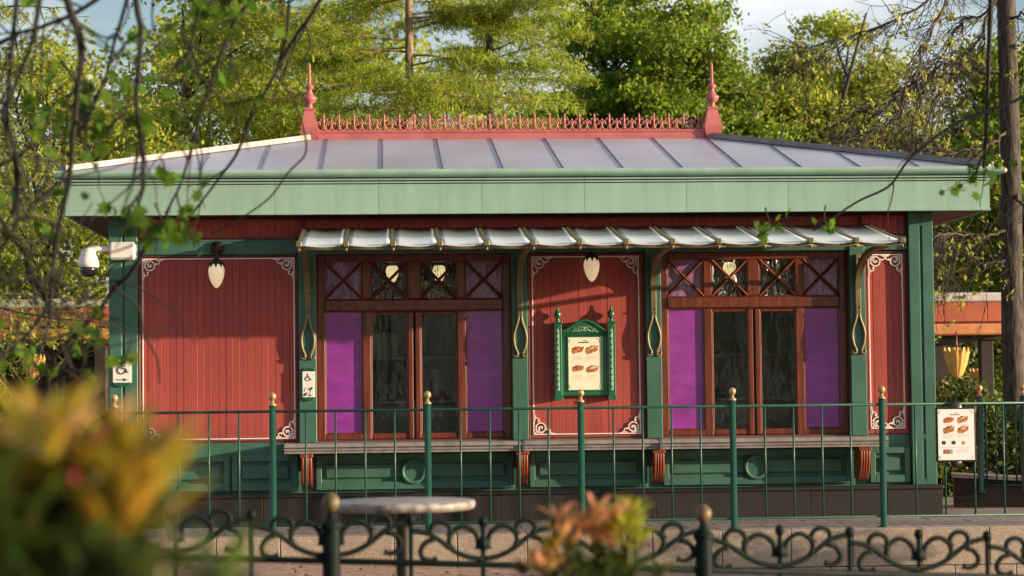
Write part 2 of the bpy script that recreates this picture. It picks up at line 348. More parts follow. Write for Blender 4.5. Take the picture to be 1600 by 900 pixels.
# wall panels with planks and cream borders
PW = .0685
def scroll_corner(cx, cz, sx, sz, parent):
    q = MB(); S = .17
    def t(pts, r): q.tube([(cx+sx*p[0]*S, -.011, cz-sz*p[1]*S) for p in pts], r, 4, True, False, (0, 1, 0))
    c = lambda x, y, r, a0, a1, n=14: [(x+r*math.cos(R_(a0+(a1-a0)*i/n)), y+r*math.sin(R_(a0+(a1-a0)*i/n))) for i in range(n+1)]
    t(c(.44, .42, .27, 0, 360, 20), .0085)
    t(c(.44, .36, .13, 20, 250, 8), .007); t([(.35, .33), (.44, .46), (.53, .33)], .0065)
    t([(.08, .08), (.26, .25)], .0085); t([(.08, .28), (.22, .30)], .0065); t([(.28, .08), (.30, .22)], .0065); t([(.08, .5), (.2, .5)], .006); t([(.5, .08), (.5, .2)], .006)
    t(c(.86, .22, .12, -120, 120, 8), .0075); t(c(.22, .86, .12, -30, 210, 8), .0075)
    q.disc(cx+sx*.80*S, cz-sz*.32*S, .011, -.017, -.004, 10); q.disc(cx+sx*.32*S, cz-sz*.80*S, .011, -.017, -.004, 10)
    t([(.98, .13), (1.15, .08), (1.4, .03)], [.009, .007, .004]); t([(.13, .98), (.08, 1.15), (.03, 1.4)], [.009, .007, .004])
    q.build('corner_scroll', 'white', parent)
def panel(x0, x1, z0, z1, border, scrolls=True):
    p = MB().box(x0, x1, .012, .029, z0, z1).build('wall_panel', 'redtrim', kiosk)
    n = max(1, round((x1-x0-.03)/PW)); w = (x1-x0-.03)/n
    me = MB().cbox(-w/2+.0008, w/2-.0008, 0, .016, z0+.015, z1-.015, .0024).mesh('plank', 'red')
    for i in range(n):
        o = link('plank', me, p, (x0+.015+(i+.5)*w, rng.uniform(-.0018, .0018), 0)); o.rotation_euler.z = rng.uniform(-.009, .009)
    b = MB()
    for f in ((x0, x0+.012), (x1-.012, x1)): b.cbox(f[0], f[1], -.022, .012, z0, z1, .004)
    b.cbox(x0+.012, x1-.012, -.022, .012, z1-.013, z1, .004); b.build('panel_frame', 'redtrim', p)
    if border:
        a0, a1, c0, c1 = border; t = .012; b = MB()
        b.cbox(a0, a0+t, -.014, -.004, c0, c1, .002); b.cbox(a1-t, a1, -.014, -.004, c0, c1, .002)
        b.cbox(a0+t, a1-t, -.014, -.004, c0, c0+t, .002); b.cbox(a0+t, a1-t, -.014, -.004, c1-t, c1, .002); b.build('border_trim', 'white', p)
        for sx, cx in ((1, a0), (-1, a1)):
            for sz, cz in ((1, c1), (-1, c0)): scroll_corner(cx, cz, sx, sz, p)
    return p
panel(-3.715, -2.185, .745, 2.556, (-3.684, -2.215, .775, 2.532))
panel(.052, 1.196, .742, 2.552, (.091, 1.148, .782, 2.526))
panel(3.385, 3.81, .742, 2.546, (3.418, 3.765, .800, 2.523))
panel(-3.715, -2.12, 2.712, 2.915, None); panel(3.36, 3.81, 2.712, 2.915, None); panel(-2.115, 3.355, 2.765, 2.915, None)
# horizontal green bands
b = MB(); b.cbox(-3.72, 3.815, -.034, .03, 2.562, 2.708, .008); b.cbox(-3.72, 3.815, -.042, -.03, 2.690, 2.704, .004); b.build('frieze_band', 'green', kiosk)
# pilasters
def pilaster(x0, x1, z0, z1, y, groove):
    p = MB()
    if groove:
        m = (x0+x1)/2; g = .011
        p.box(x0+.004, x1-.004, y+.022, .06, z0, z1)
        p.cbox(x0, m-g, y, .05, z0, z1, .006); p.cbox(m+g, x1, y, .05, z0, z1, .006)
        for c0, c1 in ((z0, .31), (.70, .745), (z1-.13, z1)): p.box(m-g, m+g, y+.001, .05, c0, c1)
    else:
        p.cbox(x0, x1, y, .05, z0, z1, .006)
    return p.build('pilaster', 'green', kiosk)
pilaster(XL, -3.722, .25, 2.93, -.07, True); pilaster(3.816, XR, .25, 2.93, -.07, True)
for x0, x1 in ((-2.178, -2.008), (-.108, .046), (1.204, 1.358), (3.226, 3.38)): pilaster(x0, x1, .736, 2.765, -.05, False)
# base under the counter
MB().box(-3.715, 3.81, 0, .03, .25, .742).build('base_wall', 'green', kiosk)
def base_bay(x0, x1, med):
    z0, z1 = .275, .62 ; bb = MB(); r = .055
    bb.cbox(x0, x0+r, -.045, .0, z0, z1); bb.cbox(x1-r, x1, -.045, .0, z0, z1); bb.cbox(x0+r, x1-r, -.045, 0, z0, z0+.075); bb.cbox(x0+r, x1-r, -.045, 0, z1-.06, z1)
    o = bb.build('base_panel', 'green', kiosk)
    q = MB(); m = .035; q.cbox(x0+r+m, x1-r-m, -.03, 0, z0+.075+m, z1-.06-m, .016); q.build('raised_field', 'green', o)
    if med:
        c = (x0+x1)/2-.02; q = MB(); R0 = .105
        q.tube([(c+R0*math.cos(2*math.pi*k/28), -.048, .445+R0*math.sin(2*math.pi*k/28)) for k in range(29)], .020, 8, False); q.disc(c, .445, R0, -.044, -.02, 28); q.build('medallion', 'green', o)
for a in ((-3.70, -2.85, 0), (-2.83, -2.19, 0), (-2.02, -.10, 1), (.05, 1.2, 0), (1.36, 3.22, 1), (3.40, 3.80, 0)): base_bay(*a)
# counter shelf on corbels
ct = MB().box(-2.29, 3.48, -.34, .02, .655, .70).build('counter', 'stone', kiosk)
for x0, x1 in ((-2.31, -.03), (-.024, 1.29), (1.296, 3.50)):
    q = MB(); q.prism([(-.40, .722), (-.40, .70), (-.375, .685), (-.375, .672), (-.36, .655), (-.36, .64), (.015, .64), (.015, .734), (-.388, .734)], x0, x1, 'x'); q.build('counter_slab', 'stone', ct)
for x in (-.027, 1.293): MB().box(x-.012, x+.012, -.403, -.1, .636, .737).build('joint_strip', 'seam', ct)
cv = MB(); prof = spline([(-.33,.64,0),(-.335,.60,0),(-.335,.53,0),(-.325,.46,0),(-.29,.39,0),(-.23,.335,0),(-.165,.315,0)], 4)
cv.prism([(p.x, p.y) for p in prof]+[(-.05, .32), (-.05, .64)], -.052, .052, 'x')
for k in (-.037, -.0125, .0125, .037): cv.tube([(k, p.x+.004, p.y) for p in prof[2:]], .0155, 8)
cv.cbox(-.062, .062, -.352, -.05, .60, .638, .006)
cme = cv.mesh('corbel', 'wood2')
for x in (-2.10, -.035, 1.28, 3.285): link('corbel', cme, kiosk, (x, 0, 0))
# windows
def window(x0, x1):
    W_ = x1-x0; s = W_/1.894; Y0, Y1 = .075, .14
    w = MB(); o_, p_, st, mid = .075*s, .366*s, .08*s, .12*s
    xs = [x0+o_, x0+o_+p_]; xs += [xs[1]+st, xs[1]+st+p_]; xs += [xs[3]+mid, xs[3]+mid+p_]; xs += [xs[5]+st, xs[5]+st+p_]
    ZT, ZR0, ZR1, ZB = 2.487, 2.127, 2.0, .815
    w.cbox(x0, x0+o_, Y0, Y1, WZ0, WZ1); w.cbox(x1-o_, x1, Y0, Y1, WZ0, WZ1); w.cbox(x0+o_, x1-o_, Y0-.003, Y1, ZT, WZ1); w.cbox(x0+o_, x1-o_, Y0-.02, Y1, ZR1+.012, ZR0-.012); w.cbox(x0+o_, x1-o_, Y0-.003, Y1, ZR1-.002, ZR1+.012); w.cbox(x0+o_, x1-o_, Y0-.003, Y1, ZR0-.012, ZR0)
    for a, c in ((xs[1], xs[2]), (xs[3], xs[4]), (xs[5], xs[6])): w.cbox(a, c, Y0-.001, Y1, ZR0, ZT)
    for a, c in ((xs[1], xs[2]), (xs[5], xs[6])): w.cbox(a, c, Y0-.001, Y1, WZ0, ZR1)
    w.cbox(xs[0]-.001, xs[1]+.001, Y0, Y1, WZ0, ZB); w.cbox(xs[6]-.001, xs[7]+.001, Y0, Y1, WZ0, ZB)
    fr = w.build('window', 'wood', kiosk)
    for i in range(4):
        a, c = xs[2*i], xs[2*i+1]; edge = i in (0, 3)
        MB().box(a-.01, c+.01, .105, .109, ZR0-.01, ZT+.01).build('transom_pane', 'lilac' if edge else 'wavy', fr)
        q = MB(); t = .011
        q.tube([(a, .085, ZR0), (c, .085, ZT)], t*1.35, 4, False, False); q.tube([(a, .080, ZT), (c, .080, ZR0)], t*1.35, 4, False, False); q.build('cross_bar', 'wood', fr)
        for u0, u1 in ((a, a+.012), (c-.012, c)): MB().cbox(u0, u1, .082, .1, ZR0, ZT, .003).build('glazing_bead', 'wood', fr)
        if edge:
            MB().box(a-.01, c+.01, .104, .108, ZB-.01, ZR1).build('side_pane', 'purple', fr)
            q = MB(); q.cbox(a, a+.010, .08, .1, ZB, ZR1, .003); q.cbox(c-.010, c, .08, .1, ZB, ZR1, .003); q.cbox(a, c, .08, .1, ZB, ZB+.01, .003); q.build('glazing_bead', 'wood', fr)
    m = (xs[3]+xs[4])/2
    for i, (a, c, l, r) in enumerate(((xs[2], xs[3], xs[2]-.0, m-.008), (xs[4], xs[5], m+.008, xs[5]))):
        q = MB(); y0, y1 = .085, .13
        q.cbox(l, a+.014, y0, y1, WZ0+.005, ZR1-.004); q.cbox(c-.014, r, y0, y1, WZ0+.005, ZR1-.004); q.cbox(a+.014, c-.014, y0, y1, WZ0+.005, ZB); q.cbox(a+.014, c-.014, y0, y1, ZR1-.03, ZR1-.004)
        if i == 0: q.cbox(c, m-.012, y0-.012, y1, WZ0+.005, ZR1-.004)
        else: q.cbox(m+.012, a, y0-.012, y1, WZ0+.005, ZR1-.004)
        q.build('casement', 'wood', fr)
        MB().box(a, c, .104, .108, ZB-.01, ZR1-.02).build('casement_pane', 'clear', fr)
    return fr
window(*WL); window(*WR)
# awning
AX0, AX1, AYF, AZR, AZF = -2.115, 3.40, -1.52, 2.815, 2.560
aw = MB(); aw.cbox(AX0-.02, AX1+.02, -.06, .03, 2.712, 2.76, .006); aw.tube([(AX0, AYF+.03, AZF-.035), (AX1, AYF+.03, AZF-.035)], .018, 8)
awn = aw.build('awning', 'bronze', kiosk)
NP = 13; pw = (AX1-AX0)/NP
rib = MB(); rib.add([(-.015,-.04,AZR-.03),(.015,-.04,AZR-.03),(.015,AYF,AZF-.03),(-.015,AYF,AZF-.03),(-.015,-.04,AZR+.008),(.015,-.04,AZR+.008),(.015,AYF,AZF+.008),(-.015,AYF,AZF+.008)],[(0,1,2,3),(4,7,6,5),(0,4,5,1),(1,5,6,2),(2,6,7,3),(3,7,4,0)])
rib.cbox(-.027, .027, AYF-.03, AYF+.04, AZF-.026, AZF+.030, .008); rib.lathe([(.0, -.02), (.012, -.018), (.016, 0), (.012, .01)], 8, (0, AYF, AZF-.045))
rme = rib.mesh('rib', 'bronze')
sag = .020; pa = MB(); NS = 8
for i in range(NS+1):
    t = i/NS; x = .02+t*(pw-.04); dz = -sag*4*t*(1-t)
    pa.v += [(x, -.05, AZR+.004+dz*.35), (x, AYF-.005, AZF+.002+dz), (x, -.05, AZR-.004+dz*.35), (x, AYF-.005, AZF-.008+dz)]
for i in range(NS):
    o = 4*i; pa.f += [(o, o+1, o+5, o+4), (o+2, o+6, o+7, o+3), (o+1, o+3, o+7, o+5), (o, o+4, o+6, o+2)]
pa.f += [(0, 2, 3, 1), (4*NS, 4*NS+1, 4*NS+3, 4*NS+2)]; pa.s = [True, True, False, False]*NS+[False]*2
pme = pa.mesh('pane', 'awn')
val = MB(); NV = 8
for i in range(NV+1):
    t = i/NV; x = .02+t*(pw-.04); dz = -sag*4*t*(1-t); val.v += [(x, AYF+.012, AZF-.010+dz), (x, AYF+.012, AZF-.032+dz*1.02), (x, AYF+.024, AZF-.010+dz), (x, AYF+.024, AZF-.032+dz*1.02)]
for i in range(NV): o = 4*i; val.f += [(o, o+1, o+5, o+4), (o+2, o+6, o+7, o+3), (o+1, o+3, o+7, o+5)]
val.s = [True]*len(val.f); vme = val.mesh('pane_rim', 'bronze')
for i in range(NP+1): link('rib', rme, awn, (AX0+i*pw, 0, 0))
for i in range(NP): link('pane', pme, awn, (AX0+i*pw, 0, 0)); link('pane_rim', vme, awn, (AX0+i*pw, 0, 0))
# awning brackets on the pilasters
br = MB(); cvp = spline([(0,-.075,2.19),(0,-.13,2.32),(0,-.28,2.43),(0,-.55,2.50),(0,-1.0,2.53),(0,-1.46,2.535)], 5)
for i in range(len(cvp)-1):
    p, q = cvp[i], cvp[i+1]; d = (q-p).normalized(); nn = Vector((0, -d.z, d.y))*.022
    A = [p+nn, p-nn, q-nn, q+nn]; br.add([(sx*.03, a.y, a.z) for sx in (-1, 1) for a in A], [(0,1,2,3),(7,6,5,4),(0,4,5,1),(3,2,6,7),(1,5,6,2),(0,3,7,4)])
br.cbox(-.028, .028, -.075, -.048, 1.93, 2.25, .005); br.cbox(-.022, .022, -.10, -.05, 2.25, 2.52, .004)
br.tube([(0, -.09, 2.42), (0, -.12, 2.38), (0, -.17, 2.40), (0, -.18, 2.45), (0, -.13, 2.48)], .011, 6)
bme = br.mesh('awning_bracket', 'bronze')
ly = MB()
for s in (-1, 1):
    ly.tube(spline([(s*.012,-.062,1.97),(s*.018,-.062,1.90),(s*.050,-.062,1.80),(s*.062,-.062,1.73),(s*.050,-.062,1.64),(s*.022,-.062,1.575),(s*.030,-.062,1.550),(s*.058,-.062,1.552),(s*.066,-.062,1.575)], 4), .015, 6)
    ly.lathe([(.0, -.022), (.009, -.02), (.011, -.012), (.011, 0)], 8, (s*.016, -.066, 2.0), 'y'); ly.lathe([(.0, -.022), (.009, -.02), (.011, -.012), (.011, 0)], 8, (s*.030, -.066, 1.572), 'y')
lme = ly.mesh('lyre_ornament', 'bronze')
for x in (-2.09, -.03, 1.28, 3.303):
    o = link('awning_bracket', bme, kiosk, (x, 0, 0)); link('lyre_ornament', lme, o)
# eaves: soffit, fascia, gutter
EX0, EX1, EY0, EY1 = -4.36, 4.535, -.42, 4.22
MB().box(EX0+.02, EX1-.02, EY0+.02, EY1-.02, 2.93, 2.955).build('soffit', 'dark', kiosk)
b = MB(); b.box(EX0+.012, EX1-.012, EY0+.012, EY0+.05, 2.925, 3.25); b.box(EX0+.012, EX1-.012, EY1-.05, EY1-.012, 2.925, 3.25); b.box(EX0+.012, EX0+.05, EY0+.05, EY1-.05, 2.925, 3.25); b.box(EX1-.05, EX1-.012, EY0+.05, EY1-.05, 2.925, 3.25)
fa = b.build('fascia', 'seam', kiosk)
fprof = [(0, 2.915), (-.012, 2.918), (-.012, 2.936), (-.002, 2.944), (-.002, 3.204), (.012, 3.206), (.012, 3.213), (-.010, 3.215), (-.010, 3.229), (.012, 3.231), (.012, 3.239), (-.022, 3.242), (-.022, 3.258), (.008, 3.261), (.008, 3.267), (.02, 3.266), (.02, 2.915)]
def fascia_run(x0, x1, loc, rz, step):
    n = max(1, round((x1-x0)/step)); w = (x1-x0)/n
    me = MB().prism(fprof, -w/2+.0012, w/2-.0012, 'x').mesh('fascia_panel', 'pale')
    for i in range(n):
        o = link('fascia_panel', me, fa, (loc[0]+math.cos(rz)*(x0+(i+.5)*w), loc[1]+math.sin(rz)*(x0+(i+.5)*w), rng.uniform(-.0008, .0008)), rz)
fascia_run(EX0, EX1, (0, EY0, 0), 0, 1.03); fascia_run(EY0, EY1, (EX1, 0, 0), math.pi/2, 1.1)
fascia_run(-EY1, -EY0, (EX0, 0, 0), -math.pi/2, 1.1); fascia_run(-EX1, -EX0, (0, EY1, 0), math.pi, 1.5)
gp = [(-.03, 3.268), (-.062, 3.275), (-.085, 3.292), (-.095, 3.312), (-.094, 3.330), (-.082, 3.341), (-.06, 3.342), (-.02, 3.338), (.02, 3.335), (.02, 3.268)]
gt = MB(); e = .13
def grun(P0, P1, nrm):
    V = []
    for P in (P0, P1):
        for (o, z) in gp: V.append((P[0]+nrm[0]*-o+0, P[1]+nrm[1]*-o, z))
    n = len(gp); gt.add(V, [(i, (i+1) % n, (i+1) % n+n, i+n) for i in range(n)], True); gt.add([V[i] for i in range(n)], [tuple(range(n))]); gt.add([V[n+i] for i in range(n)], [tuple(range(n))[::-1]])
grun((EX0-.095, EY0), (EX1+.115, EY0), (0, -1)); grun((EX1+.0, EY0+.03), (EX1+.0, EY1), (1, 0)); grun((EX0, EY1), (EX0, EY0+.03), (-1, 0)); grun((EX1, EY1), (EX0, EY1), (0, 1))
gt.build('gutter', 'pale', kiosk)
b = MB(); b.lathe([(.0, 0), (.03, .0), (.036, .02), (.02, .05), (.0, .06)], 10, (EX1+.115, EY0-.03, 3.305), 'x'); b.build('gutter_end', 'gold', kiosk)
# roof
RY, RX0, RX1, RZ, EZ = 1.9, -2.10, 2.17, 3.90, 3.338
ex0, ex1, ey0, ey1 = EX0-.02, EX1+.02, EY0-.02, EY1+.02
rf = MB(); rf.add([(ex0,ey0,EZ),(ex1,ey0,EZ),(ex1,ey1,EZ),(ex0,ey1,EZ),(RX0,RY,RZ),(RX1,RY,RZ)],[(0,1,5,4),(1,2,5),(2,3,4,5),(3,0,4),(3,2,1,0)])
roof = rf.build('roof', 'zinc', kiosk)
def front_pt(x, t): return Vector((x, ey0+(RY-ey0)*t, EZ+(RZ-EZ)*t))
def seam(p, q, r=.009): MB().tube([p+Vector((0,0,.003)), q+Vector((0,0,.003))], r, 4, True, False).build('seam', 'seam', roof)
SX = .578; k = -6
while True:
    x = -1.350+SX*k; k += 1
    if x < ex0+.1: continue
    if x > ex1-.1: break
    t = 1.0
    if x < RX0: t = (x-ex0)/(RX0-ex0)
    if x > RX1: t = (ex1-x)/(ex1-RX1)
    seam(front_pt(x, 0), front_pt(x, t))
    q = front_pt(x, t); back = Vector((x, ey1, EZ)); seam(back, Vector((x, ey1+(RY-ey1)*t, q.z)))
for i in range(1, 8):
    y = ey0+(ey1-ey0)*i/8; t = min((y-ey0)/(RY-ey0), (ey1-y)/(ey1-RY))
    seam(Vector((ex0, y, EZ)), Vector((ex0+(RX0-ex0)*t, y, EZ+(RZ-EZ)*t))); seam(Vector((ex1, y, EZ)), Vector((ex1+(RX1-ex1)*t, y, EZ+(RZ-EZ)*t)))
for cx, cy, rx in ((ex0, ey0, RX0), (ex1, ey0, RX1), (ex0, ey1, RX0), (ex1, ey1, RX1)):
    p, q = Vector((cx, cy, EZ)), Vector((rx, RY, RZ)); d = (q-p).normalized(); sd_ = d.cross(Vector((0,0,1))).normalized()*.05; u = Vector((0,0,.055))
    MB().add([p+sd_, p-sd_, p-sd_+u, p+sd_+u, q+sd_, q-sd_, q-sd_+u, q+sd_+u], [(0,3,2,1),(4,5,6,7),(0,4,7,3),(1,2,6,5),(3,7,6,2),(0,1,5,4)]).build('hip_cap', 'hip', roof)
# ridge cresting and finials
cr_ = MB().cbox(RX0+.06, RX1-.06, RY-.045, RY+.045, RZ-.03, RZ+.075, .006); cr_.cbox(RX0+.06, RX1-.06, RY-.055, RY+.055, RZ+.062, RZ+.085, .006)
crest = cr_.build('ridge_cresting', 'rose', kiosk)
cm = MB(); P_ = .1605; Y = 0
cm.tube([(0,0,0),(0,0,.12),(0,0,.165)], [.0115,.010,.008], 6); cm.lathe([(0,.14),(.013,.152),(.010,.165),(.004,.185),(0,.192)], 8); cm.lathe([(.0,.10),(.016,.107),(.0,.114)], 8)
for s in (-1, 1):
    cm.tube(spline([(0,0,.09),(s*.018,0,.128),(s*.032,0,.132),(s*.036,0,.118),(s*.028,0,.112)], 3), .006, 5)
    cm.tube(spline([(s*.004,0,.062),(s*.02,0,.018),(s*.052,0,.012),(s*.076,0,.045),(s*.072,0,.088),(s*.050,0,.102),(s*.040,0,.082),(s*.052,0,.068)], 3), .0085, 5)
    cm.tube([(0,0,.06),(s*.03,0,.062)], .006, 5)
cm.tube([(P_/2,0,.0),(P_/2,0,.11)], .007, 5); cm.lathe([(0,.10),(.012,.112),(.004,.13),(0,.133)], 6, (P_/2,0,0)); cm.tube([(P_/2-.025,0,.09),(P_/2,0,.08),(P_/2+.025,0,.09)], .006, 5)
cme = cm.mesh('crest_motif', 'rose'); n = round((RX1-RX0-.26)/P_); P2 = (RX1-RX0-.26)/n
for i in range(n+1): link('crest_motif', cme, crest, (RX0+.13+i*P2, RY, RZ+.083))
def finial(x):
    q = MB(); V = []
    for z, w in ((-.06, .062), (.06, .088), (.12, .094), (.30, .050), (.315, .060), (.33, .060)):
        V.append((z, w))
    for (z0, w0), (z1, w1) in zip(V, V[1:]): q.add([(-w0,-w0,z0),(w0,-w0,z0),(w0,w0,z0),(-w0,w0,z0),(-w1,-w1,z1),(w1,-w1,z1),(w1,w1,z1),(-w1,w1,z1)], [(0,1,5,4),(1,2,6,5),(2,3,7,6),(3,0,4,7)])
    q.add([(-.06,-.06,.33),(.06,-.06,.33),(.06,.06,.33),(-.06,.06,.33)], [(0,1,2,3)])
    o = q.build('ridge_finial', 'rose', kiosk, (x, RY, RZ))
    MB().lathe([(.045,.33),(.03,.345),(.028,.38),(.055,.395),(.072,.425),(.078,.445),(.05,.46),(.03,.50),(.024,.53),(.048,.545),(.048,.565),(.024,.58),(.017,.60),(.013,.80),(.0,.825)], 16).build('spire', 'rose', o)
finial(RX0-.02); finial(RX1+.02)

# ================================================================== THINGS ON AND AROUND THE KIOSK
# --- acorn wall lamps
def lamp_parts(root):
    MB().lathe([(0, -.05), (.035, -.045), (.04, -.03), (.065, -.022), (.068, 0)], 20, (0, 0, 0), 'y').build('rosette', 'blackmetal', root)
    a = MB(); a.tube(spline([(0,-.03,0),(0,-.10,.01),(0,-.145,-.02),(0,-.15,-.08),(0,-.15,-.12)], 4), .008, 6); a.build('arm', 'blackmetal', root)
    c = MB(); c.lathe([(0, -.10), (.022, -.105), (.03, -.125), (.045, -.135), (.058, -.15), (.056, -.165), (0, -.168)], 16, (0, -.15, 0))
    for k in range(8):
        t = 2*math.pi*k/8; c.tube([(.052*math.cos(t), -.15+.052*math.sin(t), -.155), (.066*math.cos(t), -.15+.066*math.sin(t), -.175), (.072*math.cos(t), -.15+.072*math.sin(t), -.197)], [.014, .013, .004], 5)
    c.build('cap', 'blackmetal', root)
    MB().lathe([(0,-.155),(.045,-.158),(.066,-.18),(.077,-.215),(.078,-.24),(.070,-.29),(.052,-.34),(.030,-.375),(.012,-.392),(0,-.396)], 24, (0, -.15, 0)).build('globe', 'globe', root)
for x, y, z, rz, lab in ((-2.955, -.042, 2.628, 0, 'acorn wall lamp hanging over the wide red panel at the left'), (.665, -.042, 2.66, 0, 'acorn wall lamp under the awning above the menu board'), (-4.0, 1.55, 2.62, -math.pi/2, 'acorn wall lamp on the side wall, half hidden behind the left corner post')):
    lamp_parts(thing('wall_lamp', lab, 'lamp', K(x, y, z), PSI+rz, 'acorn wall lamps'))
# --- pendant lamps indoors
gp_ = MB().lathe([(0,-.335),(.04,-.34),(.060,-.365),(.066,-.40),(.058,-.45),(.035,-.50),(0,-.52)], 20).mesh('globe', 'bulb'); st_ = MB().tube([(0,0,0),(0,0,-.33)], .008, 6).lathe([(.0,-.29),(.04,-.31),(.05,-.345),(0,-.346)], 12).mesh('stem', 'blackmetal')
for px, y, lab in ((613, 1.0, 'lit pendant lamp seen through the second transom pane of the left window'), (686, 1.0, 'lit pendant lamp seen through the third transom pane of the left window'), (1140, 1.0, 'lit pendant lamp seen whole through the right window transom'), (1106, 1.5, 'lit pendant lamp cut off by the transom post of the right window')):
    p = at(px, 428, 22.3 if y == 1.0 else 22.8); r = thing('pendant_lamp', lab, 'lamp', (p.x, p.y, 2.85), 0, 'pendant lamps inside the kiosk'); link('globe', gp_, r); link('stem', st_, r)
# --- security camera on the left corner
sc = thing('security_camera', 'white dome security camera on a bracket at the left corner of the kiosk', 'camera', K(-3.93, -.07, 2.60), PSI)
MB().cbox(-.045, .20, -.12, .0, -.085, .085, .02).build('mounting_box', 'plastic', sc)
a = MB(); a.tube([(-.04,-.06,.02),(-.16,-.06,.025),(-.235,-.06,.02),(-.25,-.06,-.01)], [.032,.03,.034,.04], 10); a.build('arm', 'plastic', sc)
MB().lathe([(0,.05),(.055,.045),(.07,.02),(.075,-.02),(.095,-.05),(.10,-.10),(.098,-.135),(0,-.137)], 24, (-.25,-.06,-.02)).build('housing', 'plastic', sc)
MB().lathe([(.088,-.137),(.085,-.165),(.068,-.20),(.04,-.222),(0,-.23)], 24, (-.25,-.06,-.02)).build('dome', 'dome', sc)
# --- access signs
def plate(root, w, h):
    MB().cbox(-w/2-.008, w/2+.008, -.012, 0, -h/2, h/2, .004).build('back_plate', 'boardgreen', root)
    MB().cbox(-w/2, w/2, -.016, -.011, -h/2+.002, h/2-.002, .003).build('face', 'sign', root)
    for s in (1, -1):
        q = MB(); q.prism([(w/2*math.cos(R_(t))*1.0, s*(h/2+.035*math.sin(R_(t)))) for t in range(0, 181, 15)], -.014, -.002)
        q.tube(arc(0, s*h/2, w*.42, 0, 180*1, 10, -.016, s*.45), .005, 5)
        for k in (-.3, -.1, .1, .3): q.tube([(w*k, -.016, s*(h/2+.004)), (w*k*.9, -.016, s*(h/2+.020))], .003, 4)
        q.build('crest', 'boardgreen', root)
def wheelchair(root, cx, cz, s):
    q = MB(); y = -.0175
    q.disc(cx-.05*s, cz+.36*s, .075*s, y-.001, y+.002, 14)
    t = lambda p, r: q.tube([(cx+a*s, y, cz+c*s) for a, c in p], r*s, 4, True, False, (0, 1, 0))
    t([(-.05, .28), (-.03, -.02), (.20, -.04), (.30, -.28), (.38, -.25)], .045); t([(-.03, .13), (.16, .12)], .04)
    t([(-.06+.24*math.cos(R_(d)), -.12+.24*math.sin(R_(d))) for d in range(115, 370, 15)], .04)
    q.build('wheelchair_symbol', 'ink', root)
s1 = thing('access_sign', 'white wheelchair sign with an arrow on the left corner post', 'sign', K(-3.87, -.071, 1.445), PSI)
plate(s1, .175, .225); wheelchair(s1, .005, .03, .155)
q = MB(); q.tube([(-.055, -.0175, -.082), (.02, -.0175, -.082)], .004, 4); q.prism([(.012, -.068), (.012, -.096), (.055, -.082)], -.0185, -.0165); q.build('arrow', 'ink', s1)
s2 = thing('access_sign', 'white wheelchair and hearing loop sign beside the left window', 'sign', K(-2.085, -.051, 1.300), PSI)
plate(s2, .118, .255); wheelchair(s2, -.002, .065, .088)
q = MB(); y = -.0175
q.tube([(p[0]-.005, p[1], p[2]-.062) for p in arc(0, 0, .030, 200, -40, 10, y)]+[(.012, y, -.10), (.0, y, -.115)], .0035, 4, True, False, (0,1,0)); q.build('ear_symbol', 'grey', s2)
q = MB(); q.tube([(-.040, y-.001, -.108), (-.012, y-.001, -.084)], .009, 5); q.tube([(.018, y-.001, -.052), (.038, y-.001, -.030)], .008, 5); q.tube([(.02, y-.001, -.10), (.024, y-.001, -.114)], .005, 4); q.build('slash', 'ink', s2)
# --- printed menus
def sandwich(root, cx, cz, s, y, kind):
    s *= rng.uniform(.92, 1.08); cz += rng.uniform(-.004, .004); sk = rng.uniform(.8, 1.2)
    def poly(L_, w): j = lambda: rng.uniform(-.03, .03); return [(cx+(a+j())*s, cz+(c*sk+j()+a*(w-1)*.3)*s) for a, c in L_]
    b = MB(); b.prism(poly(((-.5,-.12),(-.38,-.30),(0,-.26),(.36,-.16),(.52,.0),(.50,.12),(.2,.10),(-.2,.02),(-.46,.02)), sk), y-.001, y+.002); b.build('bun_print', 'bread', root)
    b = MB(); b.prism(poly(((-.48,.03),(-.2,.035),(.2,.115),(.52,.13),(.54,.26),(.3,.20),(.25,.32),(.0,.27),(-.08,.30),(-.28,.18),(-.42,.17)), sk), y-.0005, y+.002); b.build('filling_print', 'filling', root)
    b = MB(); b.prism(poly(((-.25,.10),(-.05,.13),(.1,.24),(.34,.20),(.16,.15),(.0,.06)), sk), y-.0015, y+.001); b.build('sauce_print', 'sauce' if kind else 'bread', root)
def lines(root, x0, x1, z, n, y, m='grey', h=.0028, gap=.010):
    b = MB()
    for i in range(n):
        x = x0+rng.uniform(0, .006); e = x1-rng.uniform(0, .25)*(x1-x0)
        while x < e: w = rng.uniform(.006, .02); b.box(x, min(x+w, e), y-.0004, y+.001, z-i*gap-h, z-i*gap); x += w+.003
    b.build('print_lines', m, root)['kind'] = 'stuff'
def corners(root, w, h, y, m='grey'):
    for sx in (-1, 1):
        for sz in (-1, 1):
            q = MB(); q.tube([(sx*(w/2-.012), y, sz*(h/2-.04)), (sx*(w/2-.016), y, sz*(h/2-.018)), (sx*(w/2-.04), y, sz*(h/2-.012))], .0022, 4); q.build('corner_print', m, root)
mb = thing('menu_board', 'green carved menu board with turned finials on the central red panel', 'menu board', K(.60, -.02, 1.53), PSI)
Z0 = -.40
b = MB(); b.cbox(-.235, .235, -.05, .0, Z0+.03, .26, .006)
topc = [(-.235, .26)]+[(x, .26+.105*(math.cos(math.pi*x/.235)*.5+.5)**.9) for x in np.linspace(-.235, .235, 19)]+[(.235, .26)]
b.prism(topc[1:-1]+[(.235, .20), (-.235, .20)], -.05, .0); b.build('board', 'boardgreen', mb)
b = MB(); b.tube([(x, -.052, .258+.105*(math.cos(math.pi*x/.235)*.5+.5)**.9) for x in np.linspace(-.235, .235, 21)], .014, 8); b.build('arched_moulding', 'boardgreen', mb)
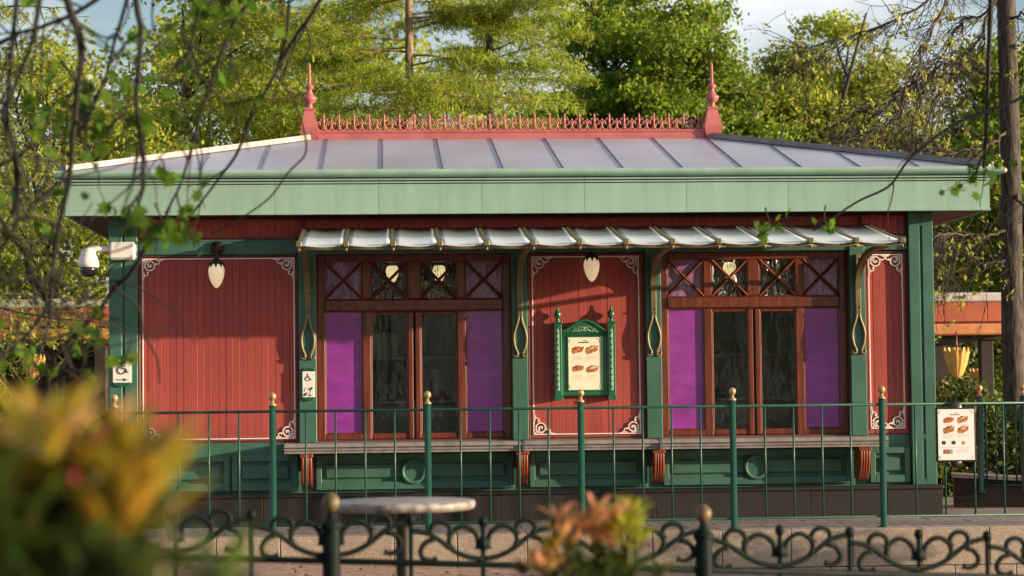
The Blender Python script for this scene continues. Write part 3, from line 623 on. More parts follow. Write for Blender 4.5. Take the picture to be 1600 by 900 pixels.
for s in (-1, 1):
    b = MB(); b.cbox(s*.262-.036, s*.262+.036, -.075, 0, Z0+.02, .335, .006); b.cbox(s*.262-.044, s*.262+.044, -.083, 0, Z0-.01, Z0+.03, .006); b.cbox(s*.262-.044, s*.262+.044, -.083, 0, .335, .352, .005)
    o = b.build('side_post', 'boardgreen', mb)
    MB().lathe([(.03,.352),(.018,.362),(.016,.38),(.03,.40),(.036,.425),(.028,.45),(.012,.465),(.014,.475),(.007,.49),(.006,.535),(0,.545)], 14, (s*.262, -.038, 0)).build('finial', 'boardgreen', o)
    b = MB(); b.cbox(s*.262-.011, s*.262+.011, -.0775, -.07, Z0+.08, .27, .002); b.prism([(s*.262-.011, .27), (s*.262+.011, .27), (s*.262, .29)], -.0775, -.07); b.build('inlay_strip', 'mint', o)
    for k in range(11): MB().lathe([(.0, -.004), (.0075, -.003), (.0085, 0)], 8, (s*.262, -.0785, Z0+.115+k*.0585), 'y').build('stud', 'boardgreen', o)
b = MB()
for s in (-1, 1):
    b.tube(spline([(0,-.053,.262),(s*.03,-.053,.27),(s*.06,-.053,.258),(s*.10,-.053,.262),(s*.125,-.053,.248)], 4), .0045, 5); b.tube(arc(s*.045, .285, .018, 0, 300, 10, -.053), .0035, 5); b.tube(arc(s*.09, .275, .013, 0, 300, 10, -.053), .003, 5)
for k in (-1, 0, 1): b.tube([(0, -.053, .275), (k*.02, -.053, .305)], [.005, .003], 5)
b.build('scroll_ornament', 'mint', mb)
b = MB()
for x0, x1, z0, z1 in ((-.172,-.16,-.325,.212),(.16,.172,-.325,.212),(-.16,.16,-.325,-.313),(-.16,.16,.20,.212)): b.cbox(x0, x1, -.06, -.045, z0, z1, .003)
b.build('poster_frame', 'boardgreen', mb)
po = MB().box(-.16, .16, -.0535, -.049, -.313, .20).build('poster', 'poster', mb); y = -.0545
for x, z, k in ((-.072, .075, 0), (.068, .078, 1), (-.072, -.108, 0), (.070, -.108, 1)): sandwich(po, x, z, .115, y, k)
for x in (-.12, .015): lines(po, x, x+.105, .018, 4, y); lines(po, x, x+.105, -.168, 5, y)
lines(po, -.065, .075, .155, 1, y, 'ink', .011); lines(po, -.015, .02, .17, 1, y, 'ink', .006); 
for sx in (-1, 1):
    for sz, zc in ((1, .20), (-1, -.313)): MB().tube([(sx*.15, y, zc-sz*.05), (sx*.145, y, zc-sz*.02), (sx*.115, y, zc-sz*.012)], .0024, 4).build('corner_print', 'sauce', po)
ms = thing('menu_sign', 'small black framed menu sign with a white sheet fixed to the fence at the right', 'sign', at(1494, 679, 19.72), PSI)
HW, HH = .166, .229
b = MB(); b.cbox(-HW-.016, HW+.016, 0, .03, -HH-.018, HH+.018, .006); b.lathe([(0,-.012),(.055,-.01),(.062,0),(.062,.008)], 18, (0,.012,HH+.012), 'y'); b.lathe([(0,-.012),(.05,-.01),(.055,0),(.055,.008)], 18, (0,.012,-HH-.012), 'y')
for s in (-1, 1): b.box(s*.13-.012, s*.13+.012, .03, .055, -.15, .15)
b.build('frame', 'blackmetal', ms)
sh = MB().box(-HW, HW, -.004, .001, -HH, HH).build('sheet', 'poster2', ms); y = -.005
for x, z, k in ((-.068, .135, 0), (.06, .135, 1), (-.068, .045, 0), (.062, .045, 1)): sandwich(sh, x, z, .098, y, k)
lines(sh, -.055, .055, .185, 1, y, 'blue', .009); lines(sh, -.015, .02, .20, 1, y, 'blue', .005)
for x in (-.12, .01): lines(sh, x, x+.11, .092, 2, y); lines(sh, x, x+.11, 0, 3, y)
for x in (-.115, -.025): MB().disc(x, -.072, .018, y-.001, y+.001, 12, 1.0).build('drink_print', 'ink', sh)
b = MB(); b.box(.055, .066, y-.001, y+.001, -.09, -.06); b.build('drink_print', 'filling', sh); b = MB(); b.box(.078, .086, y-.001, y+.001, -.09, -.06); b.build('drink_print', 'sauce', sh)
MB().box(-.145, .145, y, y+.001, -.117, -.114).build('rule_line', 'grey', sh)
for i, m in enumerate(('filling', 'bread', 'filling', 'mint', 'grey')): MB().box(-.118+i*.018, -.107+i*.018, y-.001, y+.001, -.172, -.132).build('bottle_print', m, sh)
lines(sh, .0, .12, -.13, 4, y); corners(sh, 2*HW, 2*HH, y)

# --- green guard fence with gold balls on the edge of the raised pavement
FY = -1.72
gf = thing('guard_fence', 'thin green metal guard fence with gold ball finials in front of the kiosk', 'fence', K(0, FY, PZ), PSI)
zt = 1.105; posts = [-5.155, -3.745, -2.35, -.972, .402, 1.775, 3.137, 4.55, 5.95]
RX_0, RX_1 = -6.5, 7.5
MB().tube([(RX_0, 0, zt), (RX_1, 0, zt)], .0135, 8).build('top_rail', 'rail', gf); MB().tube([(RX_0, 0, .095), (RX_1, 0, .095)], .0125, 8).build('bottom_rail', 'rail', gf)
pm_ = MB().lathe([(.052, -.0),(.052,.012),(.030,.016),(.030,1.155),(.0,1.156)], 16).mesh('post', 'rail')
bm_ = MB().lathe([(.034,1.155),(.036,1.165),(.022,1.178),(.012,1.195),(.014,1.205),(.026,1.213),(.034,1.235),(.030,1.258),(.018,1.27),(0,1.274)], 16).mesh('ball_finial', 'gold')
vb = MB().tube([(0, 0, .095), (0, 0, zt)], .0095, 7).mesh('bar', 'rail')
for i, x in enumerate(posts):
    o = link('post', pm_, gf, (x, 0, 0)); link('ball_finial', bm_, o)
    if i+1 < len(posts):
        d = posts[i+1]-x; e = .293*d/1.37
        for k in range(4): link('bar', vb, gf, (x+e+k*(d-2*e)/3, 0, 0))
# --- taller rear fence at the far right
rfc = thing('rear_fence', 'dark green railing with two gold topped posts before the hedge, far right', 'fence', at(1533, 742, 22.6), -.30)
rfc.location.z = .10
for px_ in (0, .44, .98):
    o = MB().lathe([(.05,0),(.05,.02),(.035,.03),(.035,1.0),(0,1.001)], 14, (px_,0,0)).build('post', 'rail', rfc); MB().lathe([(.036,1.0),(.02,1.03),(.012,1.05),(.03,1.07),(.034,1.09),(.02,1.115),(0,1.12)], 14, (px_,0,0)).build('ball_finial', 'gold', o)
for z in (.08, .92): MB().tube([(-.02,0,z),(1.5,0,z)], .016, 8).build('rail', 'rail', rfc)
vb2 = MB().tube([(0,0,.08),(0,0,.92)], .009, 6).mesh('bar', 'rail')
for k in range(14): link('bar', vb2, rfc, (.06+k*.1, 0, 0))

# --- low scrollwork fence near the camera
FA, FB = at(275, 871, 7.95), at(1543, 901, 8.75)
fdir = (FB-FA); flen = fdir.length; frot = math.atan2(fdir.y, fdir.x)
of = thing('scroll_fence', 'low black wrought iron scroll fence in the foreground', 'fence', FA, frot)
slope = fdir.z/math.hypot(fdir.x, fdir.y)
def fp(t): return t*math.hypot(fdir.x, fdir.y)
U = .000775
def half(s):
    q = MB(); c = lambda pts: [(s*p[0]*U, 0, (660-p[1])*U) for p in pts]
    q.tube(spline(c([(0,632),(60,624),(120,602),(170,570),(215,535),(262,506),(310,490),(352,486)]), 4), .0105, 7)
    q.tube(spline(c([(150,582),(167,545),(155,503),(112,474),(70,480),(34,512),(24,552),(28,585)]), 4), [.0102]*28+[.012], 7)
    q.tube(spline(c([(238,522),(256,492),(246,460),(212,446),(176,458),(160,490),(172,518)]), 4), [.010]*24+[.013], 7)
    q.tube(spline(c([(240,530),(282,545),(306,582),(298,615),(262,632),(228,624)]), 4), [.0102]*20+[.0135], 7)
    return q.mesh('scroll', 'black')
hm = {1: half(1), -1: half(-1)}
pt = MB().tube([(0,0,-.85),(0,0,.215*1.0)], .0095, 8).lathe([(.010,.125),(.013,.135),(.010,.15)], 8).mesh('upright', 'black')
ptb = MB().lathe([(0,.138),(.012,.143),(.0185,.158),(.0185,.166),(.012,.18),(0,.184)], 14).mesh('ball', 'black')
pt = MB().tube([(0,0,-.85),(0,0,.145)], .0095, 8).mesh('upright', 'black'); collar = MB().lathe([(.009,.055),(.022,.06),(.024,.08),(.018,.10),(.009,.105)], 10).mesh('collar', 'black')
pos = [(275,'A'),(393,'B'),(518,'P'),(642,'B'),(755,'A'),(868,'B'),(982,'A'),(1100,'Q'),(1219,'A'),(1328,'B'),(1436,'A'),(1543,'B'),(1649,'A'),(157,'B'),(40,'A')]
def fpos(px):                                                       # distance along the fence for a picture column
    A, B = Vector((FA.x, FA.y)), Vector((FB.x, FB.y)); d = (at(px, 880, 8)-CAM); m = d.x/d.y
    e = (B-A).normalized(); t = (m*A.y-A.x)/(e.x-m*e.y); return t
for px, k in pos:
    t = fpos(px); z = slope*t
    if k in 'AB':
        o = link('upright', pt, of, (t, 0, z)); link('ball', ptb, o)
        if k == 'A': link('collar', collar, o)
    for s in (1, -1):
        if k in 'AP':
            near = [fpos(p2) for p2, k2 in pos if k2 in 'BQ' and (fpos(p2)-t)*s > 0]
            d = min(abs(n2-t) for n2 in near) if near else 352*U
            o = link('scroll', hm[s], of, (t+(.0 if k == 'A' else s*.02), 0, z)); o.scale.x = (d-(.0 if k == 'A' else .02)-.002)/(352*U)
    if k in 'PQ':
        r = .034; zb = 1.30
        o = MB().lathe([(r,-1.1),(r,.10),(.030,.105),(.040,.125),(.040,.138),(.026,.150),(.016,.170),(.013,.185),(0,.187)], 18).build('post', 'black', of, (t, 0, z))
        MB().lathe([(0,.178),(.014,.182),(.029,.20),(.033,.216),(.029,.234),(.014,.25),(0,.254)], 18).build('ball_finial', 'oldgold', o)
e0, e1 = fpos(-80), fpos(1720)
MB().tube([(e0,0,slope*e0),(e1,0,slope*e1)], .013, 8).build('rail', 'black', of); MB().tube([(e0,0,slope*e0-.75),(e1,0,slope*e1-.75)], .013, 8).build('rail', 'black', of)
# --- bar table
tp = at(630, 783, 9.1); gt_ = -.30-.05*((tp.x)+1.5)
tb = thing('bar_table', 'tall round table with a mottled grey marble top on a dark column', 'table', (tp.x, tp.y, gt_))
h = tp.z-gt_
MB().lathe([(0,h-.035),(.285,h-.035),(.298,h-.028),(.302,h-.012),(.298,h),(.29,h+.003),(0,h+.003)], 48).build('table_top', 'marble', tb)
MB().lathe([(.03,.05),(.032,h-.3),(.034,h-.12),(.036,h-.05),(.09,h-.037),(.09,h-.035)], 18).build('column', 'blackmetal', tb)
MB().lathe([(.24,0),(.24,.015),(.20,.03),(.06,.05),(.04,.07),(0,.07)], 24).build('base', 'blackmetal', tb)

# --- pavilions behind, left and right
def pavilion(px0, px1, py_top, Y, lab, ext):
    p0, p1 = at(px0, py_top, Y), at(px1, py_top, Y); w = p1.x-p0.x
    r = thing('pavilion', lab, 'building', (p0.x, Y, PZ), 0); z = p0.z-PZ; m = 31/3400
    MB().cbox(-.03, w+.03, -.08, .1, z-.13, z, .02).build('roof_edge', 'offwhite', r)
    MB().prism([(-.06, z-.005), (2.6, z+.12), (5.2, z-.005)], .0, w, 'x').build('roof', 'hip', r)
    f = MB().box(0, w, -.035, .1, z-.6, z-.131).build('fascia', 'redtrim', r)
    x = 0
    while x < w-.01:
        e = min(x+.62, w); MB().cbox(x+.003, e-.003, -.055, -.03, z-.41, z-.135, .006).build('fascia_panel', 'orange', f); x = e
    MB().cbox(.0, w, -.085, -.03, z-.60, z-.44, .02).build('lower_moulding', 'orange2', f)
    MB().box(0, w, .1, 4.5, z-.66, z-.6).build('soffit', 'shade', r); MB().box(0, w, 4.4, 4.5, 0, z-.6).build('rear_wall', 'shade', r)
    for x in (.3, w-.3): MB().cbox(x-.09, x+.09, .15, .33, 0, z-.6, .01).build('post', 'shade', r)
    return r
pavilion(1405, 1577, 459, 31, 'open pavilion with a terracotta eave at the right behind the kiosk', 0)
pavilion(-330, 185, 472, 32, 'open pavilion with a red eave behind branches at the left', 0)
def tulip(px, py, Y, w, lab, top):
    p = at(px, py, Y); r = thing('hanging_planter', lab, 'planter', p, 0, 'ochre scalloped planters'); n = 14; V = []; Fc = []; h = w*1.12
    prof = [(.10,-.5),(.16,-.46),(.26,-.30),(.36,-.08),(.43,.14),(.47,.32),(.50,.42)]; q = MB()
    N = n*4
    for (rr, z) in prof:
        for k in range(N):
            a = 2*math.pi*k/N; fl = 1+.035*math.cos(n*a); zz = z
            if z > .4: zz = z+.10*(1 if (k % 4) in (1, 2) else -.6)
            q.v.append((rr*w*fl*math.cos(a), rr*w*fl*math.sin(a), zz*h))
    m = len(prof); q.f = [(i*N+k, i*N+(k+1)%N, (i+1)*N+(k+1)%N, (i+1)*N+k) for i in range(m-1) for k in range(N)]; q.s = [True]*len(q.f)
    q.f.append(tuple(range(N))); q.s.append(False)
    q.build('bowl', 'ochre', r); MB().lathe([(0, .22*h), (.42*w, .22*h), (0, .24*h)], 16).build('soil', 'soil', r)
    MB().tube([(0,0,.2*h),(0,0,top-p.z)], .014, 6).build('hanger', 'redtrim', r)
tulip(1495, 567, 30.75, .38, 'large ochre scalloped planter hanging under the right pavilion eave', 1.95)
tulip(1530, 594, 33, .30, 'small ochre scalloped planter deeper under the right pavilion', 1.95)
tulip(52, 576, 31.7, .36, 'ochre scalloped planter under the left pavilion behind branches', 1.9)

# ================================================================== VEGETATION
NR = np.random.default_rng(11)
T_LEAF = (np.array([(0,-.5,0),(.28,0,.10),(0,.5,0),(-.28,0,.10)]), [(0,1,2,3)])                    # simple leaf
T_NEED = (np.array([(-.09,-.5,0),(.09,-.5,0),(.07,.5,.02),(-.07,.5,.02)]), [(0,1,2,3)])             # short flat needle spray
T_LANCE = (np.array([(0,-.5,0),(.10,-.25,.03),(.15,.05,.04),(.09,.32,.02),(0,.5,-.05),(-.09,.32,.02),(-.15,.05,.04),(-.10,-.25,.03),(0,-.2,0),(0,.1,-.005),(0,.35,-.02)]),
           [(0,1,8),(1,2,9,8),(2,3,10,9),(3,4,10),(0,8,7),(7,8,9,6),(6,9,10,5),(5,10,4)])
_m = [(0,-.5),(.12,-.30),(.40,-.34),(.30,-.14),(.52,.06),(.27,.08),(.26,.26),(.10,.20),(0,.52),(-.10,.20),(-.26,.26),(-.27,.08),(-.52,.06),(-.30,-.14),(-.40,-.34),(-.12,-.30)]
T_MAPLE = (np.array([(x, y, .10*abs(x)) for x, y in _m]+[(0,-.05,0)]), [(i, (i+1) % 16, 16) for i in range(16)])
def unit(a): return a/np.maximum(np.linalg.norm(a, axis=-1, keepdims=True), 1e-9)
def scatter(name, tmpl, P, D, Nn, S, m, parent):
    tv, tf = tmpl; N = len(P); D = unit(D); X = unit(np.cross(D, Nn)); Z = np.cross(X, D)
    V = P[:,None,:]+S[:,None,None]*(tv[None,:,0:1]*X[:,None,:]+tv[None,:,1:2]*D[:,None,:]+tv[None,:,2:3]*Z[:,None,:])
    k = len(tv); me = bpy.data.meshes.new(name); me.vertices.add(N*k); me.vertices.foreach_set('co', V.reshape(-1).astype(np.float32))
    li = np.concatenate([np.array(f) for f in tf]); ln = np.array([len(f) for f in tf])
    idx = (np.arange(N)[:,None]*k+li[None,:]).reshape(-1).astype(np.int32); tot = np.tile(ln, N); st = np.concatenate([[0], np.cumsum(tot)[:-1]]).astype(np.int32)
    me.loops.add(len(idx)); me.loops.foreach_set('vertex_index', idx); me.polygons.add(len(tot)); me.polygons.foreach_set('loop_start', st)
    me.update(calc_edges=True); me.materials.append(M[m]); return link(name, me, parent)
def rdir(n): return unit(NR.normal(size=(n, 3)))
def leaves(name, P, size, m, parent, tmpl=T_LEAF, droop=.3, up=.6):
    n = len(P); D = rdir(n); D[:,2] -= droop; Nn = rdir(n); Nn[:,2] += up
    return scatter(name, tmpl, P, D, Nn, size*NR.uniform(.65, 1.3, n), m, parent)
def wander(p, d, ln, n, jit, bend=(0,0,0)):
    out = [Vector(p)]; d = Vector(d).normalized(); b = Vector(bend)
    for i in range(n):
        d = (d+Vector(NR.normal(size=3))*jit+b/n).normalized(); out.append(out[-1]+d*(ln/n))
    return out
def taper(r0, r1, n): return [r0+(r1-r0)*(i/(n-1)) for i in range(n)]

def broad_tree(name, lab, base, H, c0, rad, m, nclump, per, lsize, bark='bark', tr=.18, seed=1, group='trees behind the kiosk', csize=(.45, .95), flat=.62):
    global NR; NR = np.random.default_rng(seed)
    r = thing(name, lab, 'tree', base, 0, group)
    tk = MB(); tp_ = wander((0,0,-.1), (0,0,1), H*.93, 10, .05); tk.tube(tp_, taper(tr, tr*.15, len(tp_)), 9)
    C = []
    for i in range(nclump):
        u = unit(NR.normal(size=3)); rr = NR.uniform(.25, 1)**.55; c = np.array((0,0,c0))+u*rr*np.array(rad)*(1+.22*math.sin(3*u[0]+5*u[2]+seed)); C.append(c)
        if i % 2 == 0:
            h = min(max(c[2]-NR.uniform(.6, 1.6), H*.15), H*.9); f = h/(H*.93)*10; j = int(f); s0 = tp_[j].lerp(tp_[min(j+1, 10)], f-j)
            e = Vector(c); mid = s0.lerp(e, .5)+Vector((0,0,.15))+Vector(NR.normal(size=3))*.15; L3 = spline([s0, mid, e], 3); tk.tube(L3, taper(tr*.30*NR.uniform(.6, 1.1), .012, len(L3)), 5, False)
    tk.build('trunk', bark, r)
    P = []
    for c in C:
        s = NR.uniform(*csize); n = int(per*(s/.7)**2); u = unit(NR.normal(size=(n, 3))); u[:,2] = np.abs(u[:,2])*NR.choice([1, 1, -.6], n)
        q = u*(NR.uniform(.35, 1, (n, 1))**.6)*np.array((s, s, s*flat))*(1+.25*NR.normal(size=(n, 1))); P.append(c+q)
    leaves('crown', np.concatenate(P), lsize, m, r); return r
def needle_tree(name, lab, base, H, z0, rad, m, nb, bark, tr, seed, droop=-.05, twig_n=13, per=34, lsize=.085, sparse=1.0, group='trees behind the kiosk', hang=0, bare=False, tw_m=None, tilt=(0,0), tw_r=.011):
    global NR; NR = np.random.default_rng(seed)
    r = thing(name, lab, 'tree', base, 0, group)
    tk = MB(); tp_ = wander((0,0,-.1), (tilt[0],tilt[1],1), H, 12, .012); tk.tube(tp_, taper(tr, tr*.2, 13), 10); tk.build('trunk', bark, r)
    lb = MB(); P = []; D = []
    for i in range(nb):
        z = z0+(H-z0)*(i+NR.random())/nb; f = min(z/H*12, 11.9); j = int(f); s0 = tp_[j].lerp(tp_[j+1], f-j)
        a = NR.uniform(0, 2*math.pi); ln = rad*(1-.62*(z-z0)/(H-z0))*NR.uniform(.6, 1.1)
        b = wander(s0, (math.cos(a), math.sin(a), .22+droop), ln, 9, .09, (0, 0, droop*2-.1)); lb.tube(b, taper(.030*ln/rad*tr/.16+.006, .006, 10), 5, False)
        for k in range(twig_n):
            t = .16+.84*(k+NR.random())/twig_n; g = min(t*9, 8.9); j = int(g); s1 = b[j].lerp(b[j+1], g-j); d = (b[j+1]-b[j]).normalized()
            sd_ = d.cross(Vector((0,0,1))).normalized()*(1 if k % 2 else -1); tl = ln*NR.uniform(.18, .36)*(1.15-t*.6)
            tw = wander(s1, sd_*.9+d*.65+Vector((0,0,-.10-hang)), tl, 4, .12, (0,0,-.15-hang)); lb.tube(tw, taper(tw_r, .003, 5), 3, False)
            n = int(per*sparse*NR.uniform(.5, 1.3)); q = NR.uniform(0.05, 1, n)*3.999; A = np.array([tuple(x) for x in tw]); ii = q.astype(int); fr = (q-ii)[:,None]
            P.append(A[ii]*(1-fr)+A[ii+1]*fr+NR.normal(size=(n, 3))*np.array((.07, .07, .065))); dd = unit(A[ii+1]-A[ii]); D.append(dd*.5+rdir(n)*np.array((.8, .8, .6)))
    lb.build('branches', tw_m or bark, r)
    P, D = np.concatenate(P), np.concatenate(D); Nn = rdir(len(P))*.7; Nn[:,2] += 1
    scatter('crown', T_NEED if not bare else T_LEAF, P, D, Nn, lsize*NR.uniform(.6, 1.3, len(P)), m, r); return r
def base(px, Y): p = at(px, 600, Y); return (p.x, Y, PZ)

needle_tree('conifer', 'feathery yellow green conifer with a golden trunk rising behind the roof ridge', base(634, 34), 12.5, 2.0, 4.2, 'leafA', 100, 'bark2', .115, 21, -.08, 26, 78, .085)
needle_tree('conifer', 'feathery conifer left of the golden trunk above the left finial', base(455, 39), 12, 2.0, 3.6, 'leafA', 78, 'bark', .13, 22, -.04, 20, 66, .10)
needle_tree('conifer', 'pale feathery conifer behind the middle of the roof ridge', base(775, 43), 13, 2.2, 3.6, 'leafA', 78, 'bark', .14, 23, -.05, 20, 62, .105)
broad_tree('maple_tree', 'dense deep green tree towering behind the right half of the roof ridge', base(1015, 46), 12, 6.6, (2.35, 2.3, 3.9), 'leafB', 190, 640, .125, 'bark', .22, 31, csize=(.4, .85))
broad_tree('maple_tree', 'lower round green tree directly behind the right finial', base(1150, 44), 7.2, 4.3, (1.45, 1.5, 2.1), 'leafB', 90, 620, .12, 'bark', .14, 32)
broad_tree('maple_tree', 'lighter green tree right of the gap of blue sky', base(1275, 49), 10.5, 6.1, (1.75, 1.8, 3.2), 'leafC', 110, 560, .12, 'bark', .16, 33)
broad_tree('maple_tree', 'loose yellow green tree left of the deep green one, above the ridge', base(865, 52), 9, 5.0, (1.7, 1.8, 2.6), 'leafC', 70, 420, .12, 'bark2', .12, 34)
broad_tree('leafy_tree', 'loose yellow green tree behind the left end of the roof', base(300, 35), 8.2, 4.6, (2.1, 1.6, 3.0), 'leafC', 100, 400, .095, 'bark', .11, 35, csize=(.35, .75))
broad_tree('leafy_tree', 'yellow green tree at the far left above the red pavilion', base(90, 32.5), 7.4, 4.0, (1.9, 1.4, 2.4), 'leafC', 80, 400, .09, 'bark', .10, 36, csize=(.35, .7))
needle_tree('larch_tree', 'twiggy drooping larch at the left edge above the red pavilion', base(-75, 29), 10, 1.2, 3.0, 'leafA', 75, 'bark', .12, 37, -.22, 13, 22, .085, hang=.55, tw_m='twig2')
broad_tree('leafy_tree', 'dark dense tree behind the right pavilion', base(1500, 46), 8.5, 4.0, (2.3, 2.0, 3.3), 'leafD', 95, 400, .15, 'bark', .15, 38)
broad_tree('leafy_tree', 'dark tree at the right edge behind the tall trunk', base(1640, 41), 9, 4.6, (1.7, 1.8, 3.6), 'leafB', 75, 360, .15, 'bark', .15, 39)
broad_tree('leafy_tree', 'low pale yellow tree beyond the right roof slope', base(1380, 47), 6.2, 3.6, (1.7, 1.5, 2.0), 'leafC', 55, 330, .13, 'bark2', .10, 40)

# tall trunk at the right with drooping bare twigs and young leaves
NR = np.random.default_rng(50)
rt = thing('tall_tree', 'tall dark trunk at the right edge with drooping twigs and young yellow leaves', 'tree', base(1580, 28), 0, 'trees behind the kiosk')
B0 = rt.location
def loc(px, py, Y): return at(px, py, Y)-B0
tk = [loc(1588, 720, 28), loc(1582, 500, 28), loc(1579, 250, 28), loc(1572, 0, 28), loc(1566, -300, 28), loc(1560, -700, 28)]; tk[0].z = -.1
q = MB(); sp = spline(tk, 4); q.tube(sp, taper(.155, .095, len(sp)), 14); q.build('trunk', 'bark', rt)
q = MB(); P = []
limbs = [([(1575,-60),(1530,60),(1480,130),(1400,260),(1310,240)], 27.6), ([(1572,120),(1520,95),(1470,100),(1380,170),(1290,235)], 27.2), ([(1560,112),(1500,112),(1455,128),(1370,160),(1300,200)], 28.5), ([(1575,-120),(1500,-40),(1400,30),(1280,70),(1250,85)], 27.8), ([(1576,360),(1530,372),(1470,368),(1430,400)], 26.8), ([(1578,400),(1540,410),(1480,375),(1462,420)], 27.4),
         ([(1570,-200),(1510,-60),(1450,60),(1400,180),(1330,215)], 26.8), ([(1572,-160),(1560,0),(1500,40),(1440,150),(1420,240)], 28.6), ([(1578,200),(1540,230),(1500,235),(1450,260)], 27), ([(1578,300),(1610,330),(1640,380)], 27), ([(1574,40),(1600,20),(1640,70)], 27.5)]
for pts, Y in limbs:
    Ys = [28+(Y-28)*min(1, i/2) for i in range(len(pts))]; L3 = spline([loc(x, y, yy) for (x, y), yy in zip(pts, Ys)], 7)
    L3 = [p+Vector(NR.normal(size=3))*.02 for p in L3]; q.tube(L3, taper(.024, .006, len(L3)), 6, False)
    for i in range(4, len(L3)-1):
        for _ in range(2 if i < 12 else 4):
            d = (L3[i+1]-L3[i]).normalized(); tw = wander(L3[i], d+Vector(NR.normal(size=3))*.55+Vector((-.15,0,-.35)), NR.uniform(.3, 1.1), 7, .16, (0, 0, -.55)); q.tube(tw, taper(.0065, .0025, 8), 4, False)
            for t in tw[2:]:
                if NR.random() < .55:
                    e = wander(t, Vector(NR.normal(size=3))+Vector((-.3,0,-.5)), NR.uniform(.1, .4), 3, .2); q.tube(e, taper(.005, .002, 4), 3, False)
                    if NR.random() < .20: P.append(np.array(e[-1])+NR.normal(size=(6, 3))*.03)
q.build('branches', 'twig3', rt); leaves('young_leaves', np.concatenate(P), .075, 'leafY', rt, T_LEAF, .5)

# hedges and the far wood
def hedge(name, lab, px0, px1, Y, top, depth, m, n, ls, seed):
    global NR; NR = np.random.default_rng(seed); a, c = at(px0, 600, Y).x, at(px1, 600, Y).x
    r = thing(name, lab, 'hedge', ((a+c)/2, Y, PZ)); w = c-a
    st = MB()
    for k in range(max(3, int(w*2.5))): p = wander((NR.uniform(-w/2, w/2), NR.uniform(-.3, .3)*depth, 0), (0,0,1), top*.8, 5, .18); st.tube(p, taper(.02, .006, 6), 4, False)
    st.build('stems', 'twig2', r)['kind'] = 'stuff'; P = NR.uniform(size=(n, 3))*np.array((w, depth, top))-np.array((w/2, depth/2, 0)); lim = top*(.78+.16*np.sin(P[:,0]*4+seed)+.10*np.sin(P[:,0]*11+P[:,1]*6)); P = P[P[:,2] < lim]
    leaves('foliage', P, ls, m, r)
hedge('hedge', 'dark green hedge behind the rear fence at the right', 1395, 1720, 25.2, 1.35, 1.0, 'leafD', 15000, .085, 60)
hedge('hedge', 'unseen low hedge added beyond the right edge to shade the lower right', 2280, 2700, 16.85, 0.9, 2.7, 'leafD', 17000, .085, 62)  # out of view, added to shade the retaining wall and pavement at right
hedge('hedge', 'dark green hedge in front of the left pavilion', -160, 175, 27, 1.15, 1.0, 'leafD', 15000, .085, 61)
NR = np.random.default_rng(70); P = []
for i in range(760):
    x = NR.uniform(-30, 30); h = 9.4+2.4*math.sin(x*.55+.4)+1.3*math.sin(x*1.5+1)-3.2*math.exp(-((x-7)/2.2)**2)-2.5*math.exp(-((x-1.6)/1.2)**2)+(1.8 if x < -1 else 0)+4.5*math.exp(-((x+3.6)/2.2)**2); c = np.array((x, 69+.45*x+NR.uniform(-3, 3), NR.uniform(.12, 1)*h)); n = 150; P.append(c+unit(NR.normal(size=(n, 3)))*NR.uniform(.3, 1, (n, 1))*np.array((1.3, 1.1, .9)))
fw = leaves('far_wood', np.concatenate(P), .25, 'leafC', None); tag(fw, 'distant mass of yellow green woodland closing the view behind the kiosk', 'wood', None, 'stuff'); P = []
for i in range(520):
    a = NR.uniform(-3.5, -.75); c = np.array((30*math.cos(a)-3, 30*math.sin(a), NR.uniform(.05, 1)*(13+2*math.sin(a*9)))); n = 160; P.append(c+unit(NR.normal(size=(n, 3)))*NR.uniform(.3, 1, (n, 1))*np.array((1.9, 1.9, 1.4)))
fw = leaves('wood', np.concatenate(P), .3, 'leafD', None); tag(fw, 'dark woodland round the near side of the clearing, outside the view', 'wood', None, 'stuff')

